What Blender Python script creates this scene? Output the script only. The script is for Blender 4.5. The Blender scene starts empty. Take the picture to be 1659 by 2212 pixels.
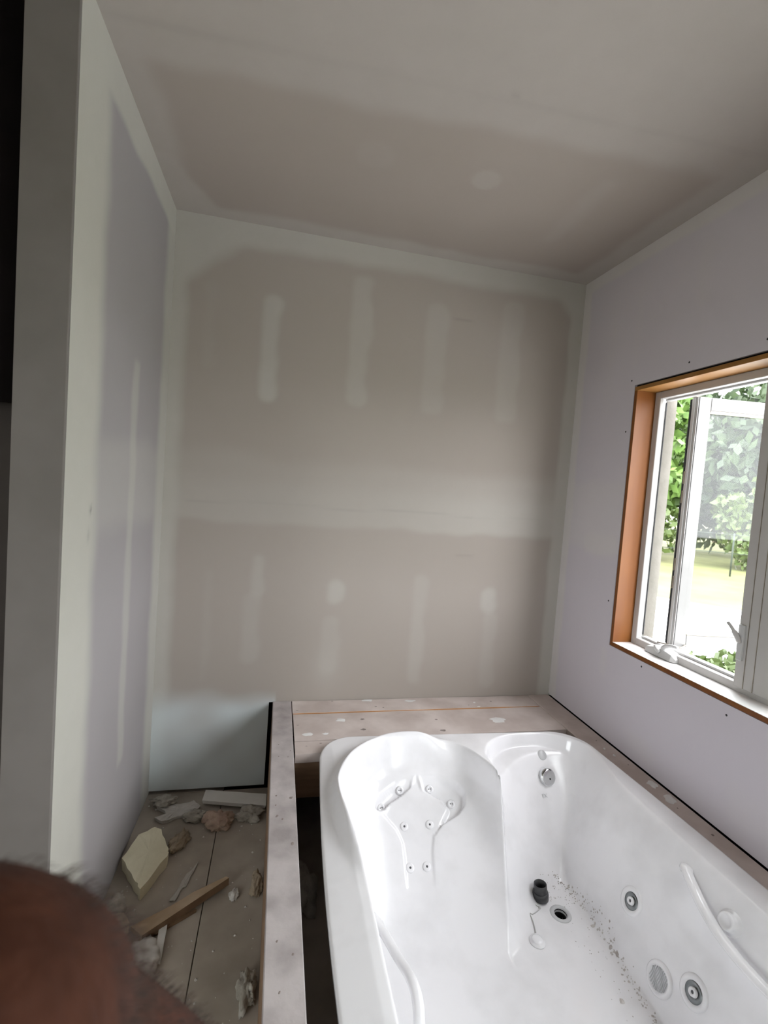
import bpy, bmesh, math, random
import numpy as np
from mathutils import Vector, Matrix, noise as mnoise

# ------------------------------------------------------------------ camera, sky, exposure
scene = bpy.context.scene
COL = scene.collection
cam_data = bpy.data.cameras.new('camera')
cam = bpy.data.objects.new('camera', cam_data)
COL.objects.link(cam)
cam.location = (-1.563, -2.384, 1.563)
cam.rotation_mode = 'XYZ'
cam.rotation_euler = (1.518, -0.073, -0.214)
cam_data.sensor_fit = 'VERTICAL'
cam_data.sensor_height = 24.0
cam_data.lens = 1030.0 / 2212.0 * 24.0
cam_data.clip_start = 0.02
cam_data.dof.use_dof = True
cam_data.dof.focus_distance = 1.8
cam_data.dof.aperture_fstop = 3.2
scene.camera = cam

world = bpy.data.worlds.new('overcast_sky')
scene.world = world
world.use_nodes = True
wn = world.node_tree
wn.nodes.clear()
w_out = wn.nodes.new('ShaderNodeOutputWorld')
w_bg = wn.nodes.new('ShaderNodeBackground')
w_bg.inputs['Color'].default_value = (0.955, 0.965, 1.0, 1)
w_bg.inputs['Strength'].default_value = 4.2
wn.links.new(w_bg.outputs[0], w_out.inputs[0])

portal_data = bpy.data.lights.new('window_portal', 'AREA')
portal_data.shape = 'RECTANGLE'
portal_data.size = 1.30
portal_data.size_y = 1.18
portal_data.cycles.is_portal = True
portal = bpy.data.objects.new('window_portal', portal_data)
COL.objects.link(portal)
portal.location = (0.20, -1.13, 1.50)
portal.rotation_euler = (math.radians(90), 0, math.radians(90))
portal3 = bpy.data.objects.new('side_fill_portal', portal_data.copy())  # sampling portal of the added left fill window
portal3.data.size = 1.2; portal3.data.size_y = 1.3
COL.objects.link(portal3)
portal3.location = (-3.74, -3.50, 1.45)
portal3.rotation_euler = (math.radians(90), 0, math.radians(-90))
portal2 = bpy.data.objects.new('rear_fill_portal', portal_data.copy())  # sampling portal of the added fill window on the window wall
portal2.data.size = 1.5; portal2.data.size_y = 1.55
COL.objects.link(portal2)
portal2.location = (0.27, -3.20, 1.40)
portal2.rotation_euler = portal.rotation_euler

vs = scene.view_settings
vs.view_transform = 'Standard'
vs.look = 'None'
vs.exposure = 1.68
vs.gamma = 1.0
vs.use_curve_mapping = False

random.seed(7)
R = math.radians

# ------------------------------------------------------------------ helpers
def tag(o, label=None, cat=None, group=None, kind=None):
    if label: o['label'] = label
    if cat: o['category'] = cat
    if group: o['group'] = group
    if kind: o['kind'] = kind
    return o

def empty(name, loc=(0, 0, 0), parent=None):
    o = bpy.data.objects.new(name, None)
    o.empty_display_size = 0.05
    o.location = loc
    o.parent = parent
    COL.objects.link(o)
    return o

def link_mesh(name, me, m=None, parent=None, smooth=False):
    if m and not me.materials: me.materials.append(m)
    if smooth:
        for p in me.polygons: p.use_smooth = True
    o = bpy.data.objects.new(name, me)
    COL.objects.link(o)
    if parent is not None:
        o.parent = parent
        w = Vector((0, 0, 0)); q = parent
        while q is not None:
            w += q.location; q = q.parent
        o.location = -w       # mesh coordinates stay in world space
    return o

def from_bm(name, bm, m=None, parent=None, smooth=False):
    me = bpy.data.meshes.new(name)
    bmesh.ops.recalc_face_normals(bm, faces=bm.faces)
    bm.to_mesh(me); bm.free()
    return link_mesh(name, me, m, parent, smooth)

def add_box(bm, a, b, bevel=0.0, seg=2, mtx=None):
    x0, y0, z0 = a; x1, y1, z1 = b
    vs_ = [bm.verts.new(v) for v in ((x0,y0,z0),(x1,y0,z0),(x1,y1,z0),(x0,y1,z0),(x0,y0,z1),(x1,y0,z1),(x1,y1,z1),(x0,y1,z1))]
    fs = [bm.faces.new([vs_[i] for i in f]) for f in ((3,2,1,0),(4,5,6,7),(0,1,5,4),(1,2,6,5),(2,3,7,6),(3,0,4,7))]
    if bevel > 0:
        es = list({e for f in fs for e in f.edges})
        r = bmesh.ops.bevel(bm, geom=es, offset=bevel, segments=seg, affect='EDGES', profile=0.5)
        allv = list({v for f in r['faces'] for v in f.verts} | {v for v in vs_ if v.is_valid})
    else:
        allv = vs_
    if mtx is not None:
        bmesh.ops.transform(bm, matrix=mtx, verts=[v for v in allv if v.is_valid])

def box(name, a, b, m, parent=None, bevel=0.0, seg=2, mtx=None, smooth=False):
    bm = bmesh.new(); add_box(bm, a, b, bevel, seg, mtx)
    return from_bm(name, bm, m, parent, smooth)

def frame_for(n):
    n = Vector(n).normalized()
    t = Vector((0, 0, 1)) if abs(n.z) < 0.9 else Vector((0, 1, 0))
    u = t.cross(n).normalized(); v = n.cross(u)
    return Matrix((u, v, n)).transposed()

def add_lathe(bm, prof, n=32, mtx=None, close=False):
    """prof: list of (radius, height); axis z."""
    rings = []
    for r, h in prof:
        if r < 1e-6:
            rings.append([bm.verts.new((0, 0, h))])
        else:
            rings.append([bm.verts.new((r*math.cos(2*math.pi*i/n), r*math.sin(2*math.pi*i/n), h)) for i in range(n)])
    for a, b in zip(rings[:-1], rings[1:]):
        for i in range(n):
            j = (i+1) % n
            if len(a) == 1 and len(b) == 1: continue
            if len(a) == 1: bm.faces.new((a[0], b[i], b[j]))
            elif len(b) == 1: bm.faces.new((a[i], a[j], b[0]))
            else: bm.faces.new((a[i], a[j], b[j], b[i]))
    if close:
        a, b = rings[-1], rings[0]
        for i in range(n):
            j = (i+1) % n
            bm.faces.new((a[i], a[j], b[j], b[i]))
    if mtx is not None:
        bmesh.ops.transform(bm, matrix=mtx, verts=[v for r in rings for v in r])

def lathe(name, prof, loc, nrm, m, parent=None, n=32, close=False):
    bm = bmesh.new()
    add_lathe(bm, prof, n, Matrix.Translation(loc) @ frame_for(nrm).to_4x4(), close)
    return from_bm(name, bm, m, parent, True)

def add_tube(bm, pts, rad, n=10, flat=None):
    """tube along pts; rad scalar or list; flat=(su,sv) squash."""
    pts = [Vector(p) for p in pts]
    if not hasattr(rad, '__len__'): rad = [rad]*len(pts)
    prev = None; rings = []
    for i, p in enumerate(pts):
        t = (pts[min(i+1, len(pts)-1)] - pts[max(i-1, 0)]).normalized()
        if prev is None:
            u = t.orthogonal().normalized()
            if flat: 
                u = Vector((0, 0, 1)); u = (u - t*u.dot(t)).normalized()
        else:
            u = (prev - t*prev.dot(t)).normalized()
        prev = u; v = t.cross(u)
        su, sv = flat if flat else (1, 1)
        rings.append([bm.verts.new(p + rad[i]*(su*math.cos(2*math.pi*k/n)*u + sv*math.sin(2*math.pi*k/n)*v)) for k in range(n)])
    for a, b in zip(rings[:-1], rings[1:]):
        for k in range(n):
            bm.faces.new((a[k], a[(k+1) % n], b[(k+1) % n], b[k]))
    bm.faces.new(rings[0][::-1]); bm.faces.new(rings[-1])

def tube(name, pts, rad, m, parent=None, n=10, flat=None):
    bm = bmesh.new(); add_tube(bm, pts, rad, n, flat)
    return from_bm(name, bm, m, parent, True)

def catmull(pts, k=8):
    pts = [Vector(p) for p in pts]; out = []
    P = [2*pts[0]-pts[1]] + pts + [2*pts[-1]-pts[-2]]
    for i in range(1, len(P)-2):
        for j in range(k):
            t = j/k
            a, b, c, d = P[i-1], P[i], P[i+1], P[i+2]
            out.append(0.5*((2*b)+(c-a)*t+(2*a-5*b+4*c-d)*t*t+(3*b-a-3*c+d)*t**3))
    out.append(pts[-1]); return out

# ------------------------------------------------------------------ materials
def new_mat(name):
    m = bpy.data.materials.new(name); m.use_nodes = True
    nt = m.node_tree; nt.nodes.clear()
    out = nt.nodes.new('ShaderNodeOutputMaterial')
    b = nt.nodes.new('ShaderNodeBsdfPrincipled')
    nt.links.new(b.outputs[0], out.inputs[0])
    return m, nt, b

def rgba(c): return (c[0], c[1], c[2], 1.0)

def mat(name, c1, c2=None, scale=8.0, rough=0.6, metal=0.0, bump=0.0, bscale=60.0, stretch=(1,1,1), spec=0.5, lo=0.35, hi=0.65, detail=4.0, coat=0.0):
    m, nt, b = new_mat(name)
    b.inputs['Roughness'].default_value = rough
    b.inputs['Metallic'].default_value = metal
    b.inputs['Specular IOR Level'].default_value = spec
    if coat: b.inputs['Coat Weight'].default_value = coat; b.inputs['Coat Roughness'].default_value = 0.05
    tc = nt.nodes.new('ShaderNodeTexCoord')
    mp = nt.nodes.new('ShaderNodeMapping')
    mp.inputs['Scale'].default_value = stretch
    nt.links.new(tc.outputs['Object'], mp.inputs[0])
    n1 = nt.nodes.new('ShaderNodeTexNoise'); n1.inputs['Scale'].default_value = scale; n1.inputs['Detail'].default_value = detail
    nt.links.new(mp.outputs[0], n1.inputs[0])
    rp = nt.nodes.new('ShaderNodeValToRGB')
    rp.color_ramp.elements[0].position = lo; rp.color_ramp.elements[0].color = rgba(c1)
    rp.color_ramp.elements[1].position = hi; rp.color_ramp.elements[1].color = rgba(c2 or c1)
    nt.links.new(n1.outputs[0], rp.inputs[0])
    nt.links.new(rp.outputs[0], b.inputs['Base Color'])
    if bump > 0:
        n2 = nt.nodes.new('ShaderNodeTexNoise'); n2.inputs['Scale'].default_value = bscale; n2.inputs['Detail'].default_value = 5
        nt.links.new(mp.outputs[0], n2.inputs[0])
        bp = nt.nodes.new('ShaderNodeBump'); bp.inputs['Strength'].default_value = bump; bp.inputs['Distance'].default_value = 0.004
        nt.links.new(n2.outputs[0], bp.inputs['Height']); nt.links.new(bp.outputs[0], b.inputs['Normal'])
    return m

def drywall(name, paper, paper2, mud, mud2):
    m, nt, b = new_mat(name)
    b.inputs['Roughness'].default_value = 0.85
    b.inputs['Specular IOR Level'].default_value = 0.25
    tc = nt.nodes.new('ShaderNodeTexCoord')
    def noise(scale, detail=4):
        n = nt.nodes.new('ShaderNodeTexNoise'); n.inputs['Scale'].default_value = scale; n.inputs['Detail'].default_value = detail
        nt.links.new(tc.outputs['Object'], n.inputs[0]); return n.outputs[0]
    def mix(fac, a, c):
        x = nt.nodes.new('ShaderNodeMix'); x.data_type = 'RGBA'
        if hasattr(fac, 'links') or hasattr(fac, 'node'): nt.links.new(fac, x.inputs[0])
        else: x.inputs[0].default_value = fac
        for s, v in ((x.inputs[6], a), (x.inputs[7], c)):
            if isinstance(v, tuple): s.default_value = rgba(v)
            else: nt.links.new(v, s)
        return x.outputs[2]
    n_big = noise(2.2); n_fine = noise(14.0)
    pc = mix(n_big, paper, paper2)
    mc = mix(n_fine, mud, mud2)
    at = nt.nodes.new('ShaderNodeAttribute'); at.attribute_name = 'mud'
    sep = nt.nodes.new('ShaderNodeSeparateColor'); nt.links.new(at.outputs['Color'], sep.inputs[0])
    c = mix(sep.outputs[0], pc, mc)
    c = mix(sep.outputs[1], c, (0.10, 0.095, 0.09))
    c = mix(sep.outputs[2], c, (0.70, 0.80, 0.84))
    nt.links.new(c, b.inputs['Base Color'])
    n3 = noise(90.0, 3)
    bp = nt.nodes.new('ShaderNodeBump'); bp.inputs['Strength'].default_value = 0.06; bp.inputs['Distance'].default_value = 0.003
    nt.links.new(n3, bp.inputs['Height']); nt.links.new(bp.outputs[0], b.inputs['Normal'])
    return m

M = {}
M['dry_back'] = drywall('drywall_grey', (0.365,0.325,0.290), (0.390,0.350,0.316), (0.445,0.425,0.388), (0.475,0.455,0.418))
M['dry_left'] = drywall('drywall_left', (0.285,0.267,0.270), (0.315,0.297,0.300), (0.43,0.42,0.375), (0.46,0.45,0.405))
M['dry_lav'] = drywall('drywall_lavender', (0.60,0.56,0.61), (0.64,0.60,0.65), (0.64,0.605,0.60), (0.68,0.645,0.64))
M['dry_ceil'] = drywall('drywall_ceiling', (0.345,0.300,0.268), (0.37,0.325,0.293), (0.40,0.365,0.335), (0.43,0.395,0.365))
M['stub'] = mat('drywall_stub_shade', (0.145,0.132,0.120), (0.165,0.150,0.138), 6, 0.85)  # shade of the end face put into a darker drywall colour
M['plain_wall'] = mat('primed_wall', (0.74,0.73,0.72), (0.78,0.77,0.76), 3, 0.85)
M['shade_brown'] = mat('dim_brown_shade', (0.035,0.028,0.024), (0.05,0.04,0.035), 5, 0.8)  # dimness of the unlit opening put into a dark brown colour
M['black_void'] = mat('shade_black', (0.005,0.004,0.004), (0.008,0.006,0.006), 5, 0.95, spec=.05)  # flat black standing in for the darkness of unlit spaces and gaps
M['wood_dusty'] = mat('dusty_plank', (0.53,0.45,0.415), (0.68,0.60,0.565), 6, 0.85, bump=0.25, bscale=40, stretch=(1.0,1.0,1.0), detail=8)
M['wood_dusty_dark'] = mat('dusty_rail', (0.32,0.285,0.278), (0.49,0.445,0.437), 9, 0.85, bump=0.3, bscale=50, detail=10, lo=.3, hi=.6)
M['wood_raw'] = mat('raw_lumber', (0.22,0.135,0.08), (0.30,0.19,0.12), 6, 0.8, stretch=(1,6,6), bump=0.15)
M['knot'] = mat('wood_knot', (0.22,0.18,0.16), (0.32,0.27,0.25), 60, 0.85)
M['plaster'] = mat('plaster_splat', (0.72,0.71,0.70), (0.80,0.79,0.78), 20, 0.85, bump=0.3)
M['plywood'] = mat('dusty_subfloor', (0.31,0.27,0.225), (0.46,0.41,0.35), 4.0, 0.92, bump=0.2, bscale=25, detail=8)
M['pine'] = mat('clear_pine', (0.165,0.048,0.003), (0.205,0.066,0.005), 5, 0.5, stretch=(3,3,0.5), detail=6)
M['pine_light'] = mat('pale_pine', (0.27,0.12,0.024), (0.32,0.15,0.034), 5, 0.5, stretch=(3,3,0.5), detail=6)
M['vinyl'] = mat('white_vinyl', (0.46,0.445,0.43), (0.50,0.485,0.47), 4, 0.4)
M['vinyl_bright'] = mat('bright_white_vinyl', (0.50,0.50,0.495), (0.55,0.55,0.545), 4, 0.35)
M['sash_vinyl'] = mat('sash_vinyl', (0.14,0.14,0.137), (0.165,0.165,0.162), 4, 0.4)  # white vinyl darkened in colour to hold back outdoor glare
M['sill_glare_white'] = mat('sill_glare_white', (0.78,0.76,0.75), (0.83,0.82,0.81), 6, 0.45)
M['gasket'] = mat('black_gasket', (0.012,0.012,0.016), None, 4, 0.6)
M['hinge'] = mat('tarnished_hinge', (0.22,0.19,0.15), (0.32,0.28,0.22), 40, 0.5, metal=0.6)
M['brick'] = mat('beige_masonry', (0.20,0.185,0.16), (0.24,0.22,0.195), 12, 0.9, bump=0.3)
M['chrome'] = mat('chrome', (0.62,0.63,0.64), (0.74,0.75,0.76), 14, 0.12, metal=1.0)
M['dull_chrome'] = mat('dull_chrome', (0.16,0.17,0.17), (0.24,0.25,0.25), 30, 0.30, metal=1.0)
M['black_plastic'] = mat('black_pipe_plastic', (0.022,0.022,0.024), (0.05,0.05,0.052), 25, 0.4)
M['hole'] = mat('dark_hole', (0.015,0.015,0.016), None, 4, 0.8)
M['grey_hole'] = mat('jet_hole', (0.08,0.08,0.085), None, 4, 0.7)
M['drain_ring'] = mat('grey_drain_ring', (0.50,0.50,0.51), (0.56,0.56,0.57), 20, 0.35)
M['print'] = mat('grey_print', (0.50,0.50,0.51), None, 4, 0.5)
M['dirt_or_shade'] = mat('plaster_dirt', (0.42,0.38,0.36), (0.62,0.59,0.57), 40, 0.95, bump=0.4)
M['string'] = mat('grey_chain', (0.42,0.41,0.40), (0.52,0.51,0.50), 50, 0.5)
M['foam'] = mat('yellow_foam', (0.74,0.69,0.50), (0.82,0.77,0.58), 9, 0.95, bump=0.3, bscale=90)
M['wool_brown'] = mat('brown_wool', (0.30,0.235,0.165), (0.40,0.33,0.245), 30, 0.98, bump=0.8, bscale=120)
M['wool_pink'] = mat('tan_pink_wool', (0.42,0.30,0.24), (0.52,0.40,0.32), 25, 0.98, bump=0.8, bscale=120)
M['wool_grey'] = mat('grey_wool', (0.32,0.295,0.25), (0.46,0.43,0.38), 25, 0.98, bump=0.8, bscale=120)
M['wool_cream'] = mat('cream_wool', (0.58,0.48,0.36), (0.66,0.57,0.45), 18, 0.98, bump=0.6, bscale=100)
M['gyp'] = mat('gypsum_scrap', (0.50,0.475,0.44), (0.60,0.575,0.54), 12, 0.95, bump=0.4)
M['gyp_white'] = mat('white_gypsum', (0.66,0.645,0.61), (0.72,0.70,0.67), 10, 0.9, bump=0.2)
M['paper'] = mat('torn_paper', (0.46,0.44,0.40), (0.54,0.52,0.48), 10, 0.95)
M['wood_scrap'] = mat('scrap_wood', (0.40,0.28,0.17), (0.52,0.40,0.28), 8, 0.85, bump=0.2, detail=7)
M['wood_edge'] = mat('scrap_wood_edge', (0.17,0.10,0.055), (0.23,0.14,0.08), 12, 0.85)
M['batten'] = mat('orange_raw_wood', (0.50,0.24,0.09), (0.60,0.30,0.12), 6, 0.7)
M['screw'] = mat('screw_black', (0.02,0.02,0.022), None, 4, 0.5)
M['skin'] = mat('brown_skin', (0.036,0.010,0.004), (0.060,0.018,0.008), 30, 0.75, bump=0.35, bscale=160, spec=.2)
M['nail'] = mat('finger_nail', (0.40,0.24,0.18), None, 6, 0.35)
M['hair'] = mat('dark_arm_hair', (0.018,0.009,0.005), (0.03,0.015,0.009), 30, 0.6, spec=.2)
M['grass'] = mat('lawn', (0.085,0.088,0.026), (0.13,0.132,0.045), 0.8, 0.95, detail=8)
M['drive'] = mat('pale_driveway', (0.68,0.68,0.66), (0.78,0.78,0.76), 1.5, 0.9)
M['bark'] = mat('bark', (0.12,0.09,0.07), (0.20,0.16,0.12), 8, 0.95, bump=0.5)
M['fence'] = mat('grey_green_fence', (0.02,0.028,0.022), (0.03,0.04,0.032), 10, 0.7)
for i, (a, c) in enumerate((((0.055,0.11,0.018),(0.115,0.20,0.04)), ((0.035,0.06,0.010),(0.075,0.11,0.025)), ((0.014,0.03,0.010),(0.035,0.06,0.018)))):
    m = mat('leaves_%d' % i, a, c, 1.6, 0.6)
    b = m.node_tree.nodes['Principled BSDF'] if 'Principled BSDF' in m.node_tree.nodes else None
    M['leaf%d' % i] = m

# tub acrylic: glossy white with a little dust
m, nt, b = new_mat('white_acrylic')
b.inputs['Specular IOR Level'].default_value = 0.5
tc = nt.nodes.new('ShaderNodeTexCoord')
n1 = nt.nodes.new('ShaderNodeTexNoise'); n1.inputs['Scale'].default_value = 7; n1.inputs['Detail'].default_value = 7
nt.links.new(tc.outputs['Object'], n1.inputs[0])
rp = nt.nodes.new('ShaderNodeValToRGB')
rp.color_ramp.elements[0].position = 0.28; rp.color_ramp.elements[0].color = (0.745,0.735,0.75,1)
rp.color_ramp.elements[1].position = 0.55; rp.color_ramp.elements[1].color = (0.83,0.82,0.84,1)
nt.links.new(n1.outputs[0], rp.inputs[0]); nt.links.new(rp.outputs[0], b.inputs['Base Color'])
rr = nt.nodes.new('ShaderNodeMapRange'); rr.inputs[1].default_value = 0.35; rr.inputs[2].default_value = 0.65; rr.inputs[3].default_value = 0.22; rr.inputs[4].default_value = 0.10
nt.links.new(n1.outputs[0], rr.inputs[0]); nt.links.new(rr.outputs[0], b.inputs['Roughness'])
M['tub'] = m

# clear window glass
m = bpy.data.materials.new('window_glass'); m.use_nodes = True
nt = m.node_tree; nt.nodes.clear()
o_ = nt.nodes.new('ShaderNodeOutputMaterial'); mx = nt.nodes.new('ShaderNodeMixShader')
tr = nt.nodes.new('ShaderNodeBsdfTransparent'); gl = nt.nodes.new('ShaderNodeBsdfGlossy'); fr = nt.nodes.new('ShaderNodeFresnel')
tr.inputs[0].default_value = (0.96, 0.98, 0.97, 1); gl.inputs['Roughness'].default_value = 0.02
ge = nt.nodes.new('ShaderNodeNewGeometry'); mr = nt.nodes.new('ShaderNodeMapRange')   # same reflectance from both sides of the pane
mr.inputs[3].default_value = 1.32; mr.inputs[4].default_value = 1/1.32
nt.links.new(ge.outputs['Backfacing'], mr.inputs[0]); nt.links.new(mr.outputs[0], fr.inputs[0])
nt.links.new(fr.outputs[0], mx.inputs[0]); nt.links.new(tr.outputs[0], mx.inputs[1]); nt.links.new(gl.outputs[0], mx.inputs[2]); nt.links.new(mx.outputs[0], o_.inputs[0])
M['glass'] = m

# ------------------------------------------------------------------ the room
H = 2.74          # ceiling height
XL = -2.092       # left wall of the alcove
YL = -1.039       # free end of the left stub wall
XD = -3.60; YN = -4.30   # the rest of the room behind the camera
D = 0.452         # top of the tub platform

def vnoise(x, y, s, seed=0.0):
    a = np.sin(x*s*1.7+seed*3.1+np.sin(y*s*1.3+seed))*0.5 + np.sin(y*s*2.1+seed*1.7+1.3*np.sin(x*s*0.9+2*seed))*0.5
    b = np.sin(x*s*4.3+seed*5+y*s*2.9)*0.3 + np.sin(y*s*5.1-x*s*3.7+seed)*0.3
    return a*0.7+b*0.6

def sst(a, b, x):
    t = np.clip((x-a)/(b-a), 0, 1); return t*t*(3-2*t)

def rect(u, v, u0, u1, v0, v1, e=0.02):
    return sst(u0-e, u0+e, u)*(1-sst(u1-e, u1+e, u))*sst(v0-e, v0+e, v)*(1-sst(v1-e, v1+e, v))

def union(*a):
    r = 1
    for m_ in a: r = r*(1-np.clip(m_, 0, 1))
    return 1-r

def slab(name, us, vs_, place, thick, m, holes=(), attr=None, parent=None):
    """dense front grid in (u,v), straight sides, plain back. place(u,v,d)->xyz, d = depth behind the face."""
    us = np.asarray(us); vs_ = np.asarray(vs_)
    nu, nv = len(us), len(vs_)
    verts, faces = [], []
    for d in (0, thick):
        for v in vs_:
            for u in us: verts.append(place(float(u), float(v), d))
    N = nu*nv
    solid = np.ones((nv-1, nu-1), bool)
    for (u0, u1, v0, v1) in holes:
        uc = (us[1:]+us[:-1])/2; vc = (vs_[1:]+vs_[:-1])/2
        solid &= ~((vc[:, None] > v0) & (vc[:, None] < v1) & (uc[None] > u0) & (uc[None] < u1))
    ec = {}
    for j in range(nv-1):
        for i in range(nu-1):
            if not solid[j, i]: continue
            a, b_, c, d_ = j*nu+i, j*nu+i+1, (j+1)*nu+i+1, (j+1)*nu+i
            faces.append((a, b_, c, d_))
            faces.append((N+d_, N+c, N+b_, N+a))
            for e in ((a, b_), (b_, c), (c, d_), (d_, a)):
                k = (min(e), max(e)); ec[k] = None if k in ec else e
    for e in ec.values():
        if e: faces.append((e[1], e[0], N+e[0], N+e[1]))
    me = bpy.data.meshes.new(name)
    me.from_pydata(verts, [], faces)
    if attr is not None:
        U, V = np.meshgrid(us, vs_)
        mud, dirt_or_shade, blue = attr(U, V)
        col = np.zeros((2*N, 4), np.float32); col[:, 3] = 1
        for k, ch in enumerate((mud, dirt_or_shade, blue)):
            ch = np.clip(ch+0*U, 0, 1).ravel(); col[:N, k] = ch; col[N:, k] = 0
        ca = me.color_attributes.new('mud', 'FLOAT_COLOR', 'POINT')
        ca.data.foreach_set('color', col.ravel())
    bm = bmesh.new(); bm.from_mesh(me); bmesh.ops.recalc_face_normals(bm, faces=bm.faces); bm.to_mesh(me); bm.free()
    return link_mesh(name, me, m, parent)

def lin(a, b, step): return np.linspace(a, b, max(2, int(round(abs(b-a)/step))+1))

# ---- back wall
def mud_back(x, z):
    w = vnoise(x, z, 7, 1.0)*0.012
    w2 = vnoise(x, z, 4, 2.0)*0.022
    left = 1-sst(-2.06, -2.005, x+w*0.7)
    right = sst(-0.085, -0.055, x+w*0.6)
    top = sst(2.61, 2.67, z+w)
    ch = sst(-0.035, 0.035, (z-2.45)*0.78-(x+2.03)*0.62+w)*(x < -1.6)
    ch2 = sst(-0.03, 0.03, (z-2.62)*0.7+(x+0.13)*0.7+w)*(x > -0.4)
    seam = (0.55+.45*sst(1.60, 1.48, z))*sst(1.70, 1.60, z+w2-0.03*np.exp(-((x+1.85)/0.25)**2)) * sst(1.325, 1.365, z+w)
    strips = []
    for (xc, hw, z0, z1, k) in ((-1.648,.046,1.92,2.44,1.0), (-1.222,.055,1.95,2.60,.6), (-.83,.06,1.95,2.52,.38), (-.415,.065,1.95,2.58,.34),
                                (-1.925,.03,2.05,2.45,.15), (-.81,.04,.52,1.12,.40), (-.42,.045,.92,1.06,.75), (-.395,.045,.50,.92,.32),
                                (-1.255,.045,.94,1.08,.8), (-1.27,.05,.58,.90,.35), (-1.64,.035,.98,1.2,.55), (-1.66,.05,.64,1.0,.38), (-1.87,.02,.55,1.1,.2)):
        ww = vnoise(x, z, 9, xc)*0.012
        r = min(hw, .045)
        dz = np.maximum(np.maximum(z0+r-z, z-(z1-r)), 0)
        d = np.hypot(np.maximum(np.abs(x-xc+ww*0.6)-(hw-r), 0), dz)
        strips.append(k*(1-sst(r-.026, r+.014, d+ww))*(.85+.15*vnoise(x, z, 5, xc+2)))
    patch = np.exp(-(((x+1.28)/.07)**2+((z-.62)/.10)**2))*0.4
    mud = union(left, right, top, ch, ch2, seam*(0.48+.3*sst(-1.2, -.3, x)), patch, *strips)
    dirt_or_shade = 0.10*np.exp(-((z-1.44+0.006*np.sin(x*9))/.0045)**2)*(0.4+.6*(vnoise(x, z, 3, 4) > 0))*(x < -.15)
    for (xa, xb, zz) in ((-.74, -.64, 2.452), (-.63, -.53, 1.224)):
        dirt_or_shade = dirt_or_shade+0.16*np.exp(-((z-zz)/.006)**2)*rect(x, z, xa, xb, 0, 3)
    lowm = (1-sst(.40, .53, z+w*2))*(x < -1.52)
    blue = 0.75*lowm*(0.75+0.25*vnoise(x, z, 6, 8))
    return mud*(1-lowm*.3), dirt_or_shade, blue

us = np.concatenate([lin(XL, -1.552, .012), lin(-1.552, 0.012, .012)[1:]])
vs2 = np.concatenate([lin(0.022, D-0.004, .02), lin(D-0.004, H, .012)[1:]])
wall_back = slab('wall_back', us, vs2, lambda u, v, d: (u, d, v), 0.0125, M['dry_back'], holes=[(-1.552, 1, 0, D-0.004)], attr=mud_back)
tag(wall_back, 'grey taped drywall back wall above the tub platform', 'wall', kind='structure')
backing = box('wall_sheathing', (-4.2, 0.05, -0.1), (0.16, 0.12, H+.05), M['black_void'])
tag(backing, 'dark sheathing behind the back wall drywall', 'wall', kind='structure')

# ---- left stub wall
def mud_left(y, z):
    w = vnoise(y, z, 6, 3.0)*0.014
    corner = sst(-.175, -.07, y+w)
    edge = 1-sst(-.875, -.775, y+w*1.1)
    top = sst(2.60, 2.64, z+w)
    strip = .45*rect(y+w, z, -.52, -.45, .45, 1.95, .02)
    seam = .30*rect(y, z+w*1.5, -1.1, 0.1, 1.36, 1.66, .05)
    mud = union(corner*.8, edge, top*.9, strip, seam)
    dirt_or_shade = .55*np.exp(-(((y+.862)/.008)**2+((z-1.435)/.012)**2))+.25*np.exp(-(((y+.87)/.010)**2+((z-1.36)/.02)**2))
    return mud, dirt_or_shade, 0*y

wall_left = slab('wall_left', lin(YL, 0.012, .012), lin(0.008, H, .012), lambda u, v, d: (XL-d, u, v), 0.012, M['dry_left'], attr=mud_left)
tag(wall_left, 'left alcove stub wall of taped lavender drywall', 'wall', kind='structure')
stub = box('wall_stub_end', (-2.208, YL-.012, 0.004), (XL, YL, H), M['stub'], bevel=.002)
tag(stub, 'narrow end face of the left stub wall, shade put into its colour', 'wall', kind='structure')
stub2 = box('wall_stub_side', (-2.208, YL, 0.004), (-2.196, 0.05, H), M['plain_wall'])
tag(stub2, 'hidden outer side of the left stub wall', 'wall', kind='structure')

# ---- right wall with the window opening
WY0, WY1, WZ0, WZ1 = -1.800, -0.459, 0.899, 2.102
G = 0.007
W2 = (-3.95, -2.45, 0.60, 2.20)      # unseen window added behind the camera for fill light: y0, y1, z0, z1
def mud_right(y, z):
    w = vnoise(y, z, 6, 5.0)*0.014
    corner = sst(-.075, -.045, y+w*.6)
    top = sst(2.665, 2.69, z+w*.5)
    seam = .42*rect(y, z+w*1.6, -.47, .1, 1.33, 1.66, .03)+.5*rect(y, z+w, -.43, -.20, 1.31, 1.40, .03)
    strips = [.35*rect(y+w, z, -.44, -.40, .74, .87, .015), .22*rect(y+w, z, -.80, -.74, 2.36, 2.6, .025), .18*rect(y+w, z, -.46, -.42, 2.2, 2.55, .02),
              .25*rect(y+w, z+w, -.76, -.62, .50, .58, .03), .22*rect(y+w, z+w, -1.25, -1.1, .52, .64, .03), .15*rect(y+w, z, -.30, -.24, 2.0, 2.6, .03)]
    mud = union(corner, top*.9, np.clip(seam, 0, .7), *strips)
    return mud, 0*y, 0*y

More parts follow.
